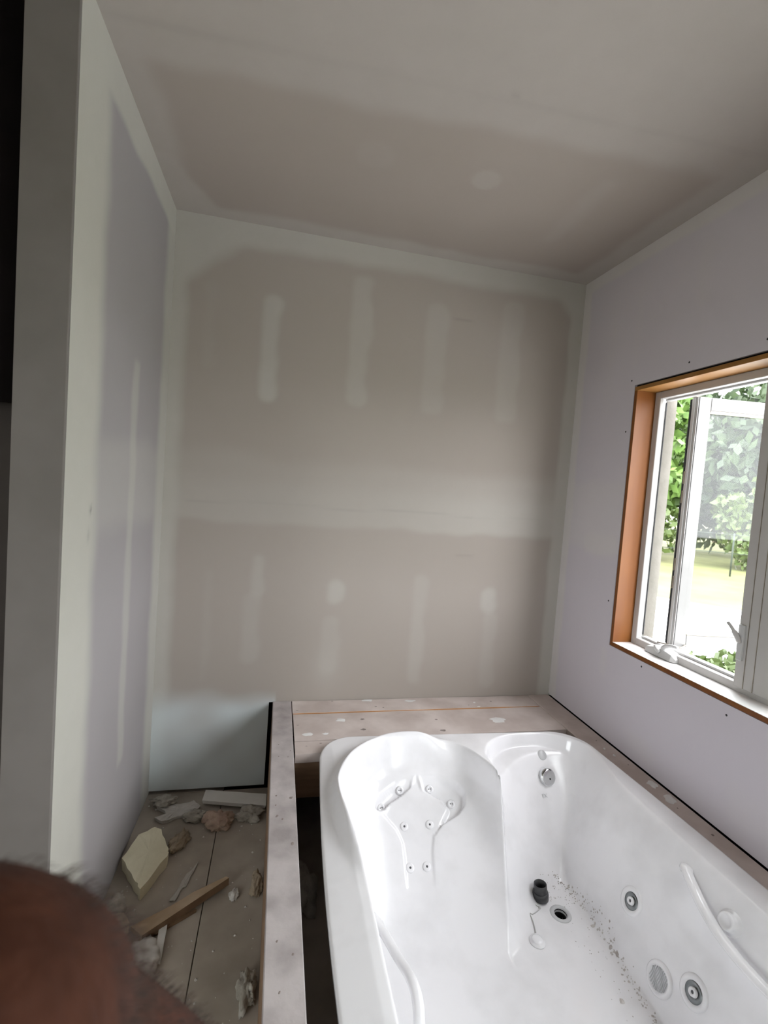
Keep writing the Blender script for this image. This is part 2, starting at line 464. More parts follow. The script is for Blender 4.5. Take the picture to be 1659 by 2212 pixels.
us = np.concatenate([lin(YN, W2[0], .1), lin(W2[0], W2[1], .1)[1:], lin(W2[1], WY0-G, .05)[1:], lin(WY0-G, WY1+G, .02)[1:], lin(WY1+G, 0.012, .012)[1:]])
vs2 = np.concatenate([lin(D+0.006, W2[2], .012), lin(W2[2], WZ0-.003, .012)[1:], lin(WZ0-.003, WZ1+.010, .02)[1:], lin(WZ1+.010, W2[3], .012)[1:], lin(W2[3], H, .012)[1:]])
wall_right = slab('wall_right', us, vs2, lambda u, v, d: (d, u, v), 0.0125, M['dry_lav'], holes=[(WY0-G, WY1+G, WZ0-.003, WZ1+.010), W2], attr=mud_right)
tag(wall_right, 'lavender grey drywall on the window side wall', 'wall', kind='structure')
core = slab('wall_core', np.array([YN, W2[0], W2[1], WY0-.001, WY1+.001, 0.05]), np.array([-.3, W2[2], WZ0-.001, WZ1+.001, W2[3], H]), lambda u, v, d: (0.020+d, u, v), 0.125, M['black_void'], holes=[(WY0, WY1, WZ0, WZ1), W2])
tag(core, 'dark stud framing core inside the window wall', 'wall', kind='structure')
for (y, z) in ((-.428,2.137),(-.746,2.147),(-.421,1.902),(-.418,1.099),(-.662,.873),(-1.065,.858),(-1.06,2.15),(-1.45,.868)):
    lathe('screw', [(0, .0016), (.0028, .0014), (.0042, 0.0)], (-0.0002, y, z), (-1, 0, 0), M['screw'], wall_right, 10)

# outer masonry
ext = slab('wall_outside', np.array([YN-2, W2[0], W2[1], WY0+.028, WY1-.028, 3.0]), np.array([-1.2, W2[2], WZ0+.02, WZ1-.02, W2[3], H+.6]), lambda u, v, d: (0.150+d, u, v), 0.055, M['brick'], holes=[(WY0+.028, WY1-.028, WZ0+.02, WZ1-.02), W2])
tag(ext, 'beige outer masonry around the window opening', 'wall', kind='structure')

# ---- ceiling
def mud_ceil(x, y):
    w = vnoise(x, y, 6, 6.0)*0.016
    back = sst(-.12, -.06, y+w)
    left = 1-sst(-2.04, -1.97, x+w)
    right = sst(-.145, -.085, x+w)
    ch = sst(-.02, .03, (y+.30)*.45-(x+2.0)*.9+w)*(x < -1.7)*(y > -.4)
    wide = (1-sst(-.895, -.815, y+.055*(x+1.2)/1.0+w*1.2))
    circ = .55*(1-sst(.045, .065, np.hypot(x+.876, y+.632)))+.2*(1-sst(.05, .09, np.hypot(x+1.3, y+.63)))
    strip = .30*rect(x+w, y, -.47, -.40, -.78, -.32, .03)
    far = .55*(1-sst(-1.6, -1.5, y))
    mud = union(back, left*.9, right, ch, wide*.85, circ, strip)
    mud = mud*(1-.5*(1-sst(-1.48, -1.40, y+w)))
    line = np.exp(-((y+.963+.052*(x+1.5)/1.0+w*.2)/.014)**2)*(0.55+.45*vnoise(x, y, 3, 2))
    dirt_or_shade = .10*np.clip(line, 0, 1)+.3*np.exp(-(((x+.955)/.012)**2+((y+1.018)/.006)**2))  # joint ridge's shading painted as a dark line, plus a real mark
    return mud, dirt_or_shade, 0*x

ceiling = slab('ceiling', np.concatenate([lin(XD, XL-.1, .1), lin(XL-.1, 0.012, .015)[1:]]), np.concatenate([lin(YN, -1.7, .1), lin(-1.7, 0.012, .013)[1:]]), lambda u, v, d: (u, v, H+d), 0.0125, M['dry_ceil'], attr=mud_ceil)
tag(ceiling, 'grey taped drywall ceiling', 'ceiling', kind='structure')
roof = box('ceiling_deck', (-5.2, YN-.2, H+.02), (0.165, 2.9, H+.12), M['black_void'])
tag(roof, 'dark deck above the ceiling drywall', 'ceiling', kind='structure')

# ---- floor: plywood sheets on a dark base
floor = box('floor', (-5.2, YN-.2, -.10), (0.14, 2.9, -.020), M['black_void'])
tag(floor, 'dusty plywood subfloor beside the tub platform', 'floor', kind='structure')
fx = [-4.19, -2.967, -1.745, -.523, 0.13]; fy = [-4.3, -3.05, -.61+.62, 2.8]
for i in range(4):
    for j in range(3):
        if j == 2 and fx[i] > -2.4: continue
        box('panel', (fx[i]+.0015, fy[j]+.0015, -.019), (fx[i+1]-.0015, fy[j+1]-.0015, 0.0), M['plywood'], floor, .0012, 1)

# ---- the rest of the room behind the camera and the unlit space beyond the stub wall, painted dark
w = box('wall_near', (-3.72, YN-.12, -.02), (0.14, YN, H), M['plain_wall']); tag(w, 'plain wall behind the camera', 'wall', kind='structure')
w = slab('wall_far_left', np.array([YN, -4.1, -2.9, -.95]), np.array([-.02, .8, 2.1, H]), lambda u, v, d: (XD-d, u, v), .12, M['plain_wall'], holes=[(-4.1, -2.9, .8, 2.1)]); tag(w, 'plain wall far to the left', 'wall', kind='structure')
w = box('wall_dim_panel', (-3.60, -.90, 0.0), (-2.216, -.86, 1.95), M['shade_brown']); tag(w, 'dark panel standing in for the dim lower part of the unlit opening left of the stub wall', 'wall', kind='structure')  # panel coloured dark for the gloom inside the opening
w = box('wall_shade_panel', (-3.60, -1.01, 1.705), (-2.216, -.99, H), M['black_void']); tag(w, 'black panel standing in for the dark upper part of the unlit opening left of the stub wall', 'wall', kind='structure')  # black panel put in for the darkness of the opening
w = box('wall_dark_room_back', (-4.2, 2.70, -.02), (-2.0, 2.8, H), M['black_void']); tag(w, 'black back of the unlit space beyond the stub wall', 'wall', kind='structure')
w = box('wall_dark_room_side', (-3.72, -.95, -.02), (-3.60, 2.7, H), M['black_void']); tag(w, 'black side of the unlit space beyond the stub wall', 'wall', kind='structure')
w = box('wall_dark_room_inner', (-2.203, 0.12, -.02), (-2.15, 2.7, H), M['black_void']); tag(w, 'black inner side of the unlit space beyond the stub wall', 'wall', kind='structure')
backing.scale = (1, 1, 1)
for v in backing.data.vertices:
    if v.co.x < -3: v.co.x = -2.203

# ------------------------------------------------------------------ window
win = empty('window_1', (0.1, -1.13, WZ0)); tag(win, 'white vinyl casement window with pine jambs, left sash open', 'window', kind='structure')
T = 0.018; XJ = -0.004; XF = 0.098
box('jamb', (XJ, WY1-T, WZ0+T), (XF, WY1, WZ1-T), M['pine'], win, .0012, 1)
box('jamb', (XJ, WY0, WZ0+T), (XF, WY0+T, WZ1-T), M['pine'], win, .0012, 1)
box('head_jamb', (XJ, WY0, WZ1-T), (XF, WY1, WZ1), M['pine_light'], win, .0012, 1)
sill = box('sill', (XJ, WY0, WZ0), (XF, WY1, WZ0+T), M['pine'], win, .0012, 1)
box('sill_glare_top', (XJ+.0015, WY0+T, WZ0+T), (XF, WY1-T, WZ0+T+.0015), M['sill_glare_white'], sill)  # glare on the wood sill painted as a white layer
# frame ring: y from jamb faces inward
yo1, yo0 = WY1-T, WY0+T; zo0, zo1 = WZ0+T, WZ1-T
FW = .032
for (n, a, b_) in (('frame_side', (.094, yo1-FW, zo0), (.112, yo1, zo1)), ('frame_side', (.094, yo0, zo0), (.152, yo0+FW, zo1)),
                   ('frame_head', (.094, yo0+FW, zo1-FW), (.152, yo1-FW, zo1)), ('frame_bottom', (.094, yo0+FW, zo0), (.152, yo1-FW, zo0+FW))):
    box(n, a, b_, M['vinyl'], win, .003, 2)
box('frame_side', (.112, yo1-.009, zo0), (.149, yo1, zo1), M['vinyl_bright'], win, .001, 1)
yi1 = yo1-FW; zi0 = zo0+FW; zi1 = zo1-FW; yi0 = yo0+FW
ML0, ML1 = -1.135, -1.003
mul = box('mullion', (.086, ML0, zi0-.012), (.152, ML1, zi1+.012), M['vinyl'], win, .003, 2)
for yy in (-1.040, -1.075):
    box('groove', (.0848, yy-.0012, zi0-.01), (.0862, yy+.0012, zi1+.01), M['hinge'], mul)
for (n, a, b_) in (('stop_lip', (.122, ML1, zi1-.008), (.150, yi1, zi1)), ('stop_lip', (.122, ML1, zi0), (.150, yi1, zi0+.010))):
    box(n, a, b_, M['vinyl_bright'], win, .0015, 1)
box('weather_strip', (.146, yo1-.0125, zi0+.01), (.150, yo1-.0088, zi1-.01), M['gasket'], win)
# the open sash, swung outwards on its left edge
sash = empty('sash', (0, 0, 0), win); sash.location = (0.172-.1, -.602+1.13, 0-WZ0)
def sash_box(n, a, b_, m, bev=.002):
    mt = Matrix.Translation((0.172, -.602, 0)) @ Matrix.Rotation(R(-7), 4, 'Z')
    return box(n, a, b_, m, sash, bev, 1, mt)
S0, S1, SW, ST = zi0+.004, zi1-.006, .478, .046
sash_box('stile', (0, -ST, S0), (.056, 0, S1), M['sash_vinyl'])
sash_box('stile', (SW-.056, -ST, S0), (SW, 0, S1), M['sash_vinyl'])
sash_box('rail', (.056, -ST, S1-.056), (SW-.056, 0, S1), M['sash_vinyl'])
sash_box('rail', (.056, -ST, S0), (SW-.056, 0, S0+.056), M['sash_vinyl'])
for (n, a, b_) in (('glazing_bead', (.056, -ST-.001, S1-.062), (SW-.056, -.012, S1-.056)), ('glazing_bead', (.056, -ST-.001, S0+.056), (SW-.056, -.012, S0+.061))):
    sash_box(n, a, b_, M['hinge'], 0)
sash_box('pane', (.050, -.024, S0+.05), (SW-.050, -.020, S1-.05), M['glass'], 0)
sash_box('weather_strip', (-.004, -.004, S0+.004), (.006, .0045, S1-.004), M['gasket'], 0)
sash_box('edge_rib', (-.003, -.043, S0), (.0, -.006, S1), M['vinyl_bright'], .001)  # paler plate over the sash edge, room light put into its colour
sash_box('edge_rib', (-.008, -.030, S0), (-.003, -.016, S1), M['vinyl_bright'], .001)
for zc in (1.70, 1.615, 1.315, 1.235):
    sash_box('keeper', (-.008, -.016, zc-.028), (.001, -.004, zc+.028), M['hinge'], .002)
box('hinge_arm', (.15, -.62, zi0+.002), (.24, -.60, zi0+.006), M['hinge'], win, 0, 1, None)
box('hinge_arm', (.14, -.64, zi1-.007), (.30, -.622, zi1-.003), M['hinge'], win)
# right hand lite, closed
for (n, a, b_) in (('stile', (.108, ML0-.055, zi0), (.150, ML0, zi1)), ('stile', (.108, yi0, zi0), (.150, yi0+.055, zi1)),
                   ('rail', (.108, yi0+.055, zi1-.055), (.150, ML0-.055, zi1)), ('rail', (.108, yi0+.055, zi0), (.150, ML0-.055, zi0+.055))):
    box(n, a, b_, M['vinyl'], win, .002, 1)
box('pane', (.127, yi0+.05, zi0+.05), (.131, ML0-.05, zi1-.05), M['glass'], win)
# crank operator on the bottom frame
crank = empty('crank', (0, 0, 0), win); crank.location = (0.085-.1, -.66+1.13, zi0-WZ0)
bm = bmesh.new()
prof = [(-.585, .004), (-.60, .014), (-.64, .022), (-.69, .024), (-.735, .018), (-.752, .006)]
lo = []; hi = []
for (y, h) in prof:
    hw = .026 if -.74 < y < -.59 else .018
    lo.append([bm.verts.new((.100-hw*1.3, y, zi0-.028)), bm.verts.new((.100-hw*1.1, y, zi0-.024+h*1.3)), bm.verts.new((.106, y, zi0-.020+h*1.5)), bm.verts.new((.112, y, zi0-.028))])
for a, b_ in zip(lo[:-1], lo[1:]):
    for k in range(4): bm.faces.new((a[k], a[(k+1) % 4], b_[(k+1) % 4], b_[k]))
bm.faces.new(lo[0]); bm.faces.new(lo[-1][::-1])
from_bm('housing', bm, M['vinyl_bright'], crank)
tube('crank_arm', catmull([(.080, -.685, zi0+.006), (.070, -.70, zi0+.022), (.074, -.725, zi0+.036), (.082, -.755, zi0+.038)], 6), [.010]*10+[.009]*9, M['vinyl_bright'], crank, 10, (.7, 1.2))
tube('crank_knob', catmull([(.066, -.655, zi0+.014), (.062, -.668, zi0+.004), (.062, -.682, zi0-.006)], 5), .008, M['vinyl_bright'], crank, 10)
tube('link_arm', [(.125, -.60, zi0+.010), (.175, -.68, zi0+.012), (.26, -.63, zi0+.014)], .004, M['hinge'], crank, 6)
# lock lever on the mullion
lock = empty('lock', (0, 0, 0), win); lock.location = (.08-.1, -1.02+1.13, 1.11-WZ0)
box('lock_plate', (.076, -1.030, 1.035), (.088, -1.008, 1.165), M['vinyl_bright'], lock, .003, 2)
tube('lever', catmull([(.078, -1.018, 1.10), (.066, -1.012, 1.125), (.058, -.998, 1.15), (.054, -.985, 1.165)], 5), [.009]*8+[.006]*8, M['vinyl'], lock, 8)

# unseen fill window added further along the same wall, behind the camera
fill_win_right = empty('fill_window_right', (.1, -3.2, W2[2])); tag(fill_win_right, 'wide fixed window added for fill light on the window wall, unseen behind the camera', 'window', kind='structure')
y0, y1, z0, z1 = W2
for (n, a, b_) in (('frame_side', (.05, y0, z0), (.15, y0+.05, z1)), ('frame_side', (.05, y1-.05, z0), (.15, y1, z1)), ('mullion', (.06, -3.23, z0+.05), (.14, -3.17, z1-.05)),
                   ('frame_head', (.05, y0+.05, z1-.05), (.15, y1-.05, z1)), ('frame_bottom', (.05, y0+.05, z0), (.15, y1-.05, z0+.05))):
    box(n, a, b_, M['vinyl'], fill_win_right, .003, 1)
box('pane', (.10, y0+.05, z0+.05), (.104, -3.23, z1-.05), M['glass'], fill_win_right)
box('pane', (.10, -3.17, z0+.05), (.104, y1-.05, z1-.05), M['glass'], fill_win_right)

fill_win_left = empty('fill_window_left', (-3.66, -3.5, .8)); tag(fill_win_left, 'single fixed window added for fill light in the far left wall, unseen behind the camera', 'window', kind='structure')  # unseen window added to brighten the right wall
for (n, a, b_) in (('frame_side', (-3.70, -4.1, .8), (-3.62, -4.05, 2.1)), ('frame_side', (-3.70, -2.95, .8), (-3.62, -2.9, 2.1)), ('frame_head', (-3.70, -4.05, 2.05), (-3.62, -2.95, 2.1)), ('frame_bottom', (-3.70, -4.05, .8), (-3.62, -2.95, .85))):
    box(n, a, b_, M['vinyl'], fill_win_left, .003, 1)
box('pane', (-3.662, -4.05, .85), (-3.658, -2.95, 2.05), M['glass'], fill_win_left)

# ------------------------------------------------------------------ outside
GZ = -0.80
out_g = box('ground', (-40, -40, GZ-.3), (70, 60, GZ), M['grass']); tag(out_g, 'yellow green lawn outside the window', 'lawn', kind='structure')
bm = bmesh.new()
pl = [(.30, -12), (5, -9), (9.5, -2), (10.8, 3), (10.3, 6.0), (8.6, 7.6), (6.8, 9.4), (5.8, 12.0), (4.5, 18), (1.5, 26), (.30, 26)]
vv = [bm.verts.new((x, y, GZ+.03)) for x, y in pl]; f = bm.faces.new(vv)
r = bmesh.ops.extrude_face_region(bm, geom=[f]); bmesh.ops.translate(bm, vec=(0, 0, -.05), verts=[g for g in r['geom'] if isinstance(g, bmesh.types.BMVert)])
drv = from_bm('driveway', bm, M['drive']); tag(drv, 'bright pale driveway just outside the window', 'driveway', kind='structure')

def leaf_cloud(name, centre, rad, n, size, m, parent, rng, blobs=14):
    """many small leaf quads spread over a lumpy crown"""
    bl = []
    for k in range(blobs):
        v = Vector((rng.gauss(0, 1), rng.gauss(0, 1), rng.gauss(0, 1))).normalized()*rng.uniform(.25, .75)
        bl.append((Vector((v.x*rad[0], v.y*rad[1], v.z*rad[2]))+Vector(centre), rng.uniform(.32, .5)))
    vs3, fs = [], []
    for i in range(n):
        c, s = rng.choice(bl)
        v = Vector((rng.gauss(0, 1), rng.gauss(0, 1), rng.gauss(0, 1))).normalized()*(rng.random()**.35)*s
        p = c+Vector((v.x*rad[0], v.y*rad[1], v.z*rad[2]))
        if p.z < GZ+.05: p.z = GZ+.05+rng.random()*.3
        u = Vector((rng.gauss(0, 1), rng.gauss(0, 1), rng.gauss(0, .6))).normalized()
        w_ = u.orthogonal().normalized(); w_.rotate(Matrix.Rotation(rng.random()*6.28, 3, u))
        q = u.cross(w_)
        L = size*rng.uniform(.6, 1.3); b0 = len(vs3)
        vs3 += [p-w_*L*.5, p+q*L*.28, p+w_*L*.5, p-q*L*.28]; fs.append((b0, b0+1, b0+2, b0+3))
    me = bpy.data.meshes.new(name); me.from_pydata([tuple(v) for v in vs3], [], fs)
    o = link_mesh(name, me, m, parent); o['kind'] = 'stuff'
    return o

rng = random.Random(3)
trees = [  # x, y, trunk h, crown centre h, radii, material, leaves, label
    (16.5, 20.0, 4.5, 6.6, (4.6,4.6,5.6), 'leaf0', 6500, 'tall broad leafy tree seen through the left gap beside the open sash'),
    (23.3, 18.3, 4.5, 6.4, (5.0,5.0,5.6), 'leaf2', 6500, 'tall darker green tree seen through the open sash glass'),
    (28.5, 12.5, 4.5, 6.4, (4.6,4.6,5.4), 'leaf1', 5000, 'tall pale green tree on the right beyond the driveway'),
    (30.5, 27.0, 5.0, 8.0, (6.0,6.0,7.0), 'leaf2', 5000, 'very tall dark tree furthest back behind the sash glass'),
    (9.5, 24.0, 4.5, 6.4, (4.4,4.4,5.4), 'leaf2', 3500, 'tall dark tree to the left of the view from the window'),
    (33.0, 4.0, 4.5, 6.4, (4.6,4.6,5.4), 'leaf0', 3500, 'tall green tree far right behind the window mullion'),
]
for (x, y, th, ch_, rad, mk, nl, lab) in trees:
    t = empty('tree', (x, y, GZ)); tag(t, lab, 'tree', 'trees beyond the driveway')
    tube('trunk', [(x, y, GZ), (x+.15, y, GZ+th*.5), (x, y+.1, GZ+th)], [.28, .22, .14], M['bark'], t, 10)
    leaf_cloud('foliage', (x, y, GZ+ch_-1.2), rad, nl, .62, M[mk], t, rng)
shrubs = [
    (13.6, 15.6, 2.3, (2.4,2.0,2.2), 'leaf1', 2600, 'rounded yellow green shrub at the lawn edge under the trees'),
    (18.4, 13.6, 2.6, (2.5,2.0,2.4), 'leaf1', 2600, 'large pale green shrub seen through the sash glass'),
    (22.8, 10.4, 2.0, (2.5,2.0,2.0), 'leaf0', 2200, 'mid green shrub behind the right end of the fence'),
    (9.8, 18.2, 2.0, (2.2,2.0,2.0), 'leaf0', 1800, 'mid green shrub left of the gap beside the sash'),
    (3.9, 2.05, .55, (.75,.65,.5), 'leaf1', 900, 'small pale shrub close outside at the bottom of the window'),
]
for (x, y, h, rad, mk, nl, lab) in shrubs:
    t = empty('shrub', (x, y, GZ)); tag(t, lab, 'shrub')
    tube('stem', [(x, y, GZ), (x+.05, y, GZ+h*.8)], [.07, .03], M['bark'], t, 8)
    leaf_cloud('foliage', (x, y, GZ+h*.75), rad, nl, .34 if rad[0] > 1 else .13, M[mk], t, rng, 9)
fen = empty('wire_fence', (18.5, 11.5, GZ)); tag(fen, 'thin grey green post and rail fence in front of the shrubs', 'fence')
fp = [(10.6+i*2.1, 14.4-i*1.25) for i in range(8)]
for (x, y) in fp: tube('post', [(x, y, GZ), (x, y, GZ+1.6)], .03, M['fence'], fen, 8)
for k in (1.55, .85): 
    for a, b_ in zip(fp[:-1], fp[1:]): tube('rail', [(a[0], a[1], GZ+k), (b_[0], b_[1], GZ+k)], .010, M['fence'], fen, 6)

# ------------------------------------------------------------------ timber tub platform
plat = empty('tub_platform', (-1.488, -1.2, 0)); tag(plat, 'dusty timber platform frame around the bathtub', 'platform')
PT = .038
rail = box('top_rail', (-1.533, -2.45, D-PT), (-1.443, -.001, D), M['wood_dusty_dark'], plat, .002, 1)
tag(rail, 'grey dusty plank along the left side of the tub')
def wavy_plank(name, x0, x1, y0, y1, z1, th, m, seed, edge=.0015, step=.05):
    n = max(2, int((x1-x0)/step)); top = []; bm = bmesh.new()
    rows = [[], [], [], []]
    for i in range(n+1):
        x = x0+(x1-x0)*i/n
        a = y0+edge*math.sin(x*11+seed)+edge*.6*math.sin(x*37+seed*2); b_ = y1+edge*math.sin(x*9+seed*1.7)
        for k, (y, z) in enumerate(((a, z1-th), (b_, z1-th), (b_, z1), (a, z1))): rows[k].append(bm.verts.new((x, y, z)))
    for i in range(n):
        for k in range(4): bm.faces.new((rows[k][i], rows[k][i+1], rows[(k+1) % 4][i+1], rows[(k+1) % 4][i]))
    bm.faces.new([rows[k][0] for k in range(4)]); bm.faces.new([rows[k][n] for k in (3, 2, 1, 0)])
    bmesh.ops.bevel(bm, geom=[e for e in bm.edges if len(e.link_faces) == 2 and e.calc_face_angle() > .8], offset=.0015, segments=1, affect='EDGES')
    return from_bm(name, bm, m, plat)
p1 = wavy_plank('plank', -1.439, -.131, -.126, -.004, D-.001, PT, M['wood_dusty'], 1)
p2 = wavy_plank('plank', -1.437, -.133, -.381, -.144, D, PT, M['wood_dusty'], 2)
p3 = wavy_plank('plank', -1.437, -.78, -.480, -.387, D, PT, M['wood_dusty'], 3, .002)
rr_ = box('top_rail', (-.130, -2.45, D-PT), (-.004, -.001, D+.001), M['wood_dusty'], plat, .002, 1)
tag(rr_, 'dusty plank between the tub and the window wall')
box('plank', (-1.437, -2.44, D-PT), (-.133, -2.27, D), M['wood_dusty'], plat, .002, 1)
box('joist', (-1.442, -.476, .338), (-.55, -.440, D-PT-.001), M['wood_raw'], plat, .0015, 1)
box('joist', (-1.442, -.470, .258), (-.55, -.434, .335), M['wood_raw'], plat, .0015, 1)
box('ledger', (-1.442, -.060, .30), (-.06, -.022, D-PT-.001), M['wood_raw'], plat, .0015, 1)
box('ledger', (-.045, -2.4, .30), (-.006, -.06, D-PT-.001), M['wood_raw'], plat, .0015, 1)
for y in (-.022, -.43, -.83, -1.24, -1.65, -2.06, -2.42):
    box('stud', (-1.531, y-.019, .038), (-1.445, y+.019, D-PT-.001), M['wood_raw'], plat, .001, 1)
box('batten', (-1.436, -.1445, D-.05), (-.135, -.1255, D-.004), M['batten'], plat)
box('side_panel', (-1.5335, -2.44, .012), (-1.5315, -.003, D-PT-.001), M['wood_raw'], plat)
box('bottom_plate', (-1.531, -2.44, .0), (-1.445, -.003, .037), M['wood_raw'], plat, .001, 1)

def blot(name, x, y, z, r, m, parent, seed, el=1.0, h=.0012, rot=0.0, n=12):
    bm = bmesh.new(); rg = random.Random(seed)
    rad = [r*rg.uniform(.65, 1.2) for _ in range(n)]
    c, s = math.cos(rot), math.sin(rot)
    def ring(k, zz):
        o_ = []
        for i in range(n):
            a = 2*math.pi*i/n; u = rad[i]*k*math.cos(a)*el; v = rad[i]*k*math.sin(a)
            o_.append(bm.verts.new((x+u*c-v*s, y+u*s+v*c, zz)))
        return o_
    a = ring(1, z-.0004); b_ = ring(.72, z+h); t = bm.verts.new((x, y, z+h*1.15))
    for i in range(n):
        j = (i+1) % n
        bm.faces.new((a[i], a[j], b_[j], b_[i])); bm.faces.new((b_[i], b_[j], t))
    return from_bm(name, bm, m, parent, True)

k = 0
for (x, y, r, el, par) in ((-1.054,-.016,.014,2.2,p1),(-.829,-.034,.013,2.2,p1),(-1.218,-.212,.018,1.6,p2),(-1.375,-.328,.018,1.5,p2),(-.439,-.267,.026,1.8,p2),(-.478,-.120,.007,1.2,p1),(-.483,-.073,.006,1.5,p1),(-1.30,-.33,.01,1.6,p2)):
    k += 1; blot('plaster_spot', x, y, D, r, M['plaster'], par, k, el)
for (x, y, r) in ((-.035,-.819,.022),(-.037,-.911,.024),(-.051,-.616,.006),(-.06,-.56,.005)):
    k += 1; blot('plaster_spot', x, y, D+.001, r, M['plaster'], rr_, k, 1.3, .004, 1.2)
for (x, y, r, el, par) in ((-.987,-.098,.007,1.3,p1),(-1.125,-.307,.014,1.7,p2),(-1.113,-.211,.012,1.5,p2),(-.752,-.239,.010,1.4,p2),(-.754,-.344,.016,1.5,p2),(-1.237,-.014,.006,1.6,p1),(-1.023,-.084,.007,1.4,p1),(-1.417,-.105,.004,2.5,p1),(-1.418,-.246,.004,2.5,p2),(-1.389,-.423,.004,2,p3),(-1.328,-.407,.005,2,p3),(-.385,-.063,.008,1.3,p1),(-.526,-.099,.006,1.2,p1)):
    k += 1; blot('knot', x, y, D-(.001 if par is p1 else 0), r*.7, M['knot'], par, k, el, .0004)
for (x, y, r) in ((-1.504,-.402,.005),(-1.456,-.453,.004),(-1.503,-.490,.005),(-1.466,-.496,.004),(-1.511,-.733,.006),(-1.512,-.783,.006),(-1.460,-.749,.010),(-1.507,-.838,.008),(-1.489,-.854,.006),(-1.460,-.966,.009),(-1.467,-1.315,.005),(-1.504,-1.277,.005),(-1.498,-1.396,.005)):
    k += 1; blot('knot', x, y, D, r*.62, M['knot'], rail, k, 1.5, .0004, 1.2)
for (x, y, r) in ((-.037,-.686,.005),(-.051,-.961,.005),(-.041,-1.099,.008),(-.050,-.492,.006)):
    k += 1; blot('knot', x, y, D+.001, r*.7, M['knot'], rr_, k, 1.4, .0004, 1.0)

# ------------------------------------------------------------------ bathtub
ZR=.482; ZF=.078
def smax(a,b,k):
    h=np.clip(.5+.5*(a-b)/k,0,1); return b+(a-b)*h+k*h*(1-h)
def smin(a,b,k): return -smax(-a,-b,k)
def sstep(a,b,x):
    t=np.clip((x-a)/(b-a),0,1); return t*t*(3-2*t)
def tub_base(x,y):
    x=np.asarray(x,float); y=np.asarray(y,float)
    # lounge side (left): reclined bucket backrest
    dx=x+.98
    t=(y+.985+.9*dx*dx)/np.maximum(.503+.9*dx*dx-np.where(dx<0,8*np.abs(dx)**3,215*dx**6),.10)
    zl=ZF+.355*t+.9*np.maximum(t-.86,0)**1.5
    xt=-1.262-.036*np.exp(-((y+.80)/.20)**2)
    zleft=ZF+.40*((xt+.10-x)/.10)
    # well side (right)
    dw=x+.33
    tw=(y+.80+1.5*dw*dw)/.285
    zw=ZF+.335*tw
    shelf=.404+.03*np.clip((y+.60)/.15,0,1)
    zw=smin(zw,shelf,.012)
    xr=-.212+.055*np.exp(-((y+.60)/.16)**2)
    zr=ZF+.40*((x-(xr-.178))/.178)**1.0
    zr=np.where(x>xr-.178,ZF+.40*np.clip((x-(xr-.178))/.178,0,3)**.85,ZF-2*(xr-.178-x))
    xb=np.clip(-.598+.49*(y+.759),-.745,-.586)
    zd=ZF+.42*((xb-x)/.075)
    # mouth of the well (rounded), rises to the rim
    ry=np.maximum(y+.70,0)/.250
    rx=np.abs(x+.40)/np.where(x>-.40,.262,.27)
    rho=(rx**2.4+ry**2.4)**(1/2.4)
    cove=ZR+.005-.085*np.clip((1-rho)*.255/.028,-1,7)
    cove=np.where((y<-.72)&(x<-.4),-1,cove)
    # far end near the camera
    ze=ZF+.40*((-2.0-y)/.13)
    fl=ZF+0*x
    bl=smax(smax(smax(zl,zleft,.05),fl,.06),ze,.06)
    bw=smax(smax(smax(smax(zw,zr,.07),fl,.05),zd,.04),ze,.06)
    bw=smax(bw,cove,.02)
    # union of the two basins in the open half
    b=np.maximum(smin(bl,bw,.024),ZF)
    # right wall always bounds the lounge side too
    b=smax(b,np.where(x>-.5,zr,-1),.01)
    z=smin(b,ZR+0*x,.016)
    # raised head roll around the lounge bowl
    lx=(x+.972)/.318; ly=np.where(y>-.83,(y+.83)/.352,(y+.83)/.62)
    rl=np.sqrt(lx*lx+ly*ly)
    ang=np.arctan2(y+.83,x+.972)  # pi = left, pi/2 = back
    fade=sstep(.75,1.5,ang)*1.0
    fade=np.where(y<-.83,sstep(-1.22,-.90,y)*(x<-.9),fade)
    s=(rl-1)*.33
    z=z+fade*np.where(s<.006,.042*np.exp(-(np.abs(s-.006)/.034)**2.2),.042*np.exp(-(np.abs(s-.006)/.026)**2.0))
    # the left rim falls gently outwards
    z=z-.17*np.maximum(-1.292-x,0)*sstep(-.44,-.52,y)
    return z
# recesses: polygons (x,y) carved into the backrest
def sdpoly(px,py,P):
    d=np.full(px.shape,1e9); ins=np.zeros(px.shape,bool)
    n=len(P)
    for i in range(n):
        ax,ay=P[i];bx,by=P[(i+1)%n]
        ex,ey=bx-ax,by-ay
        wx,wy=px-ax,py-ay
        h=np.clip((wx*ex+wy*ey)/(ex*ex+ey*ey+1e-12),0,1)
        d=np.minimum(d,np.hypot(wx-ex*h,wy-ey*h))
        c=((ay>py)!=(by>py))&(px<(bx-ax)*(py-ay)/(by-ay+1e-12)+ax)
        ins^=c
    return np.where(ins,-d,d)

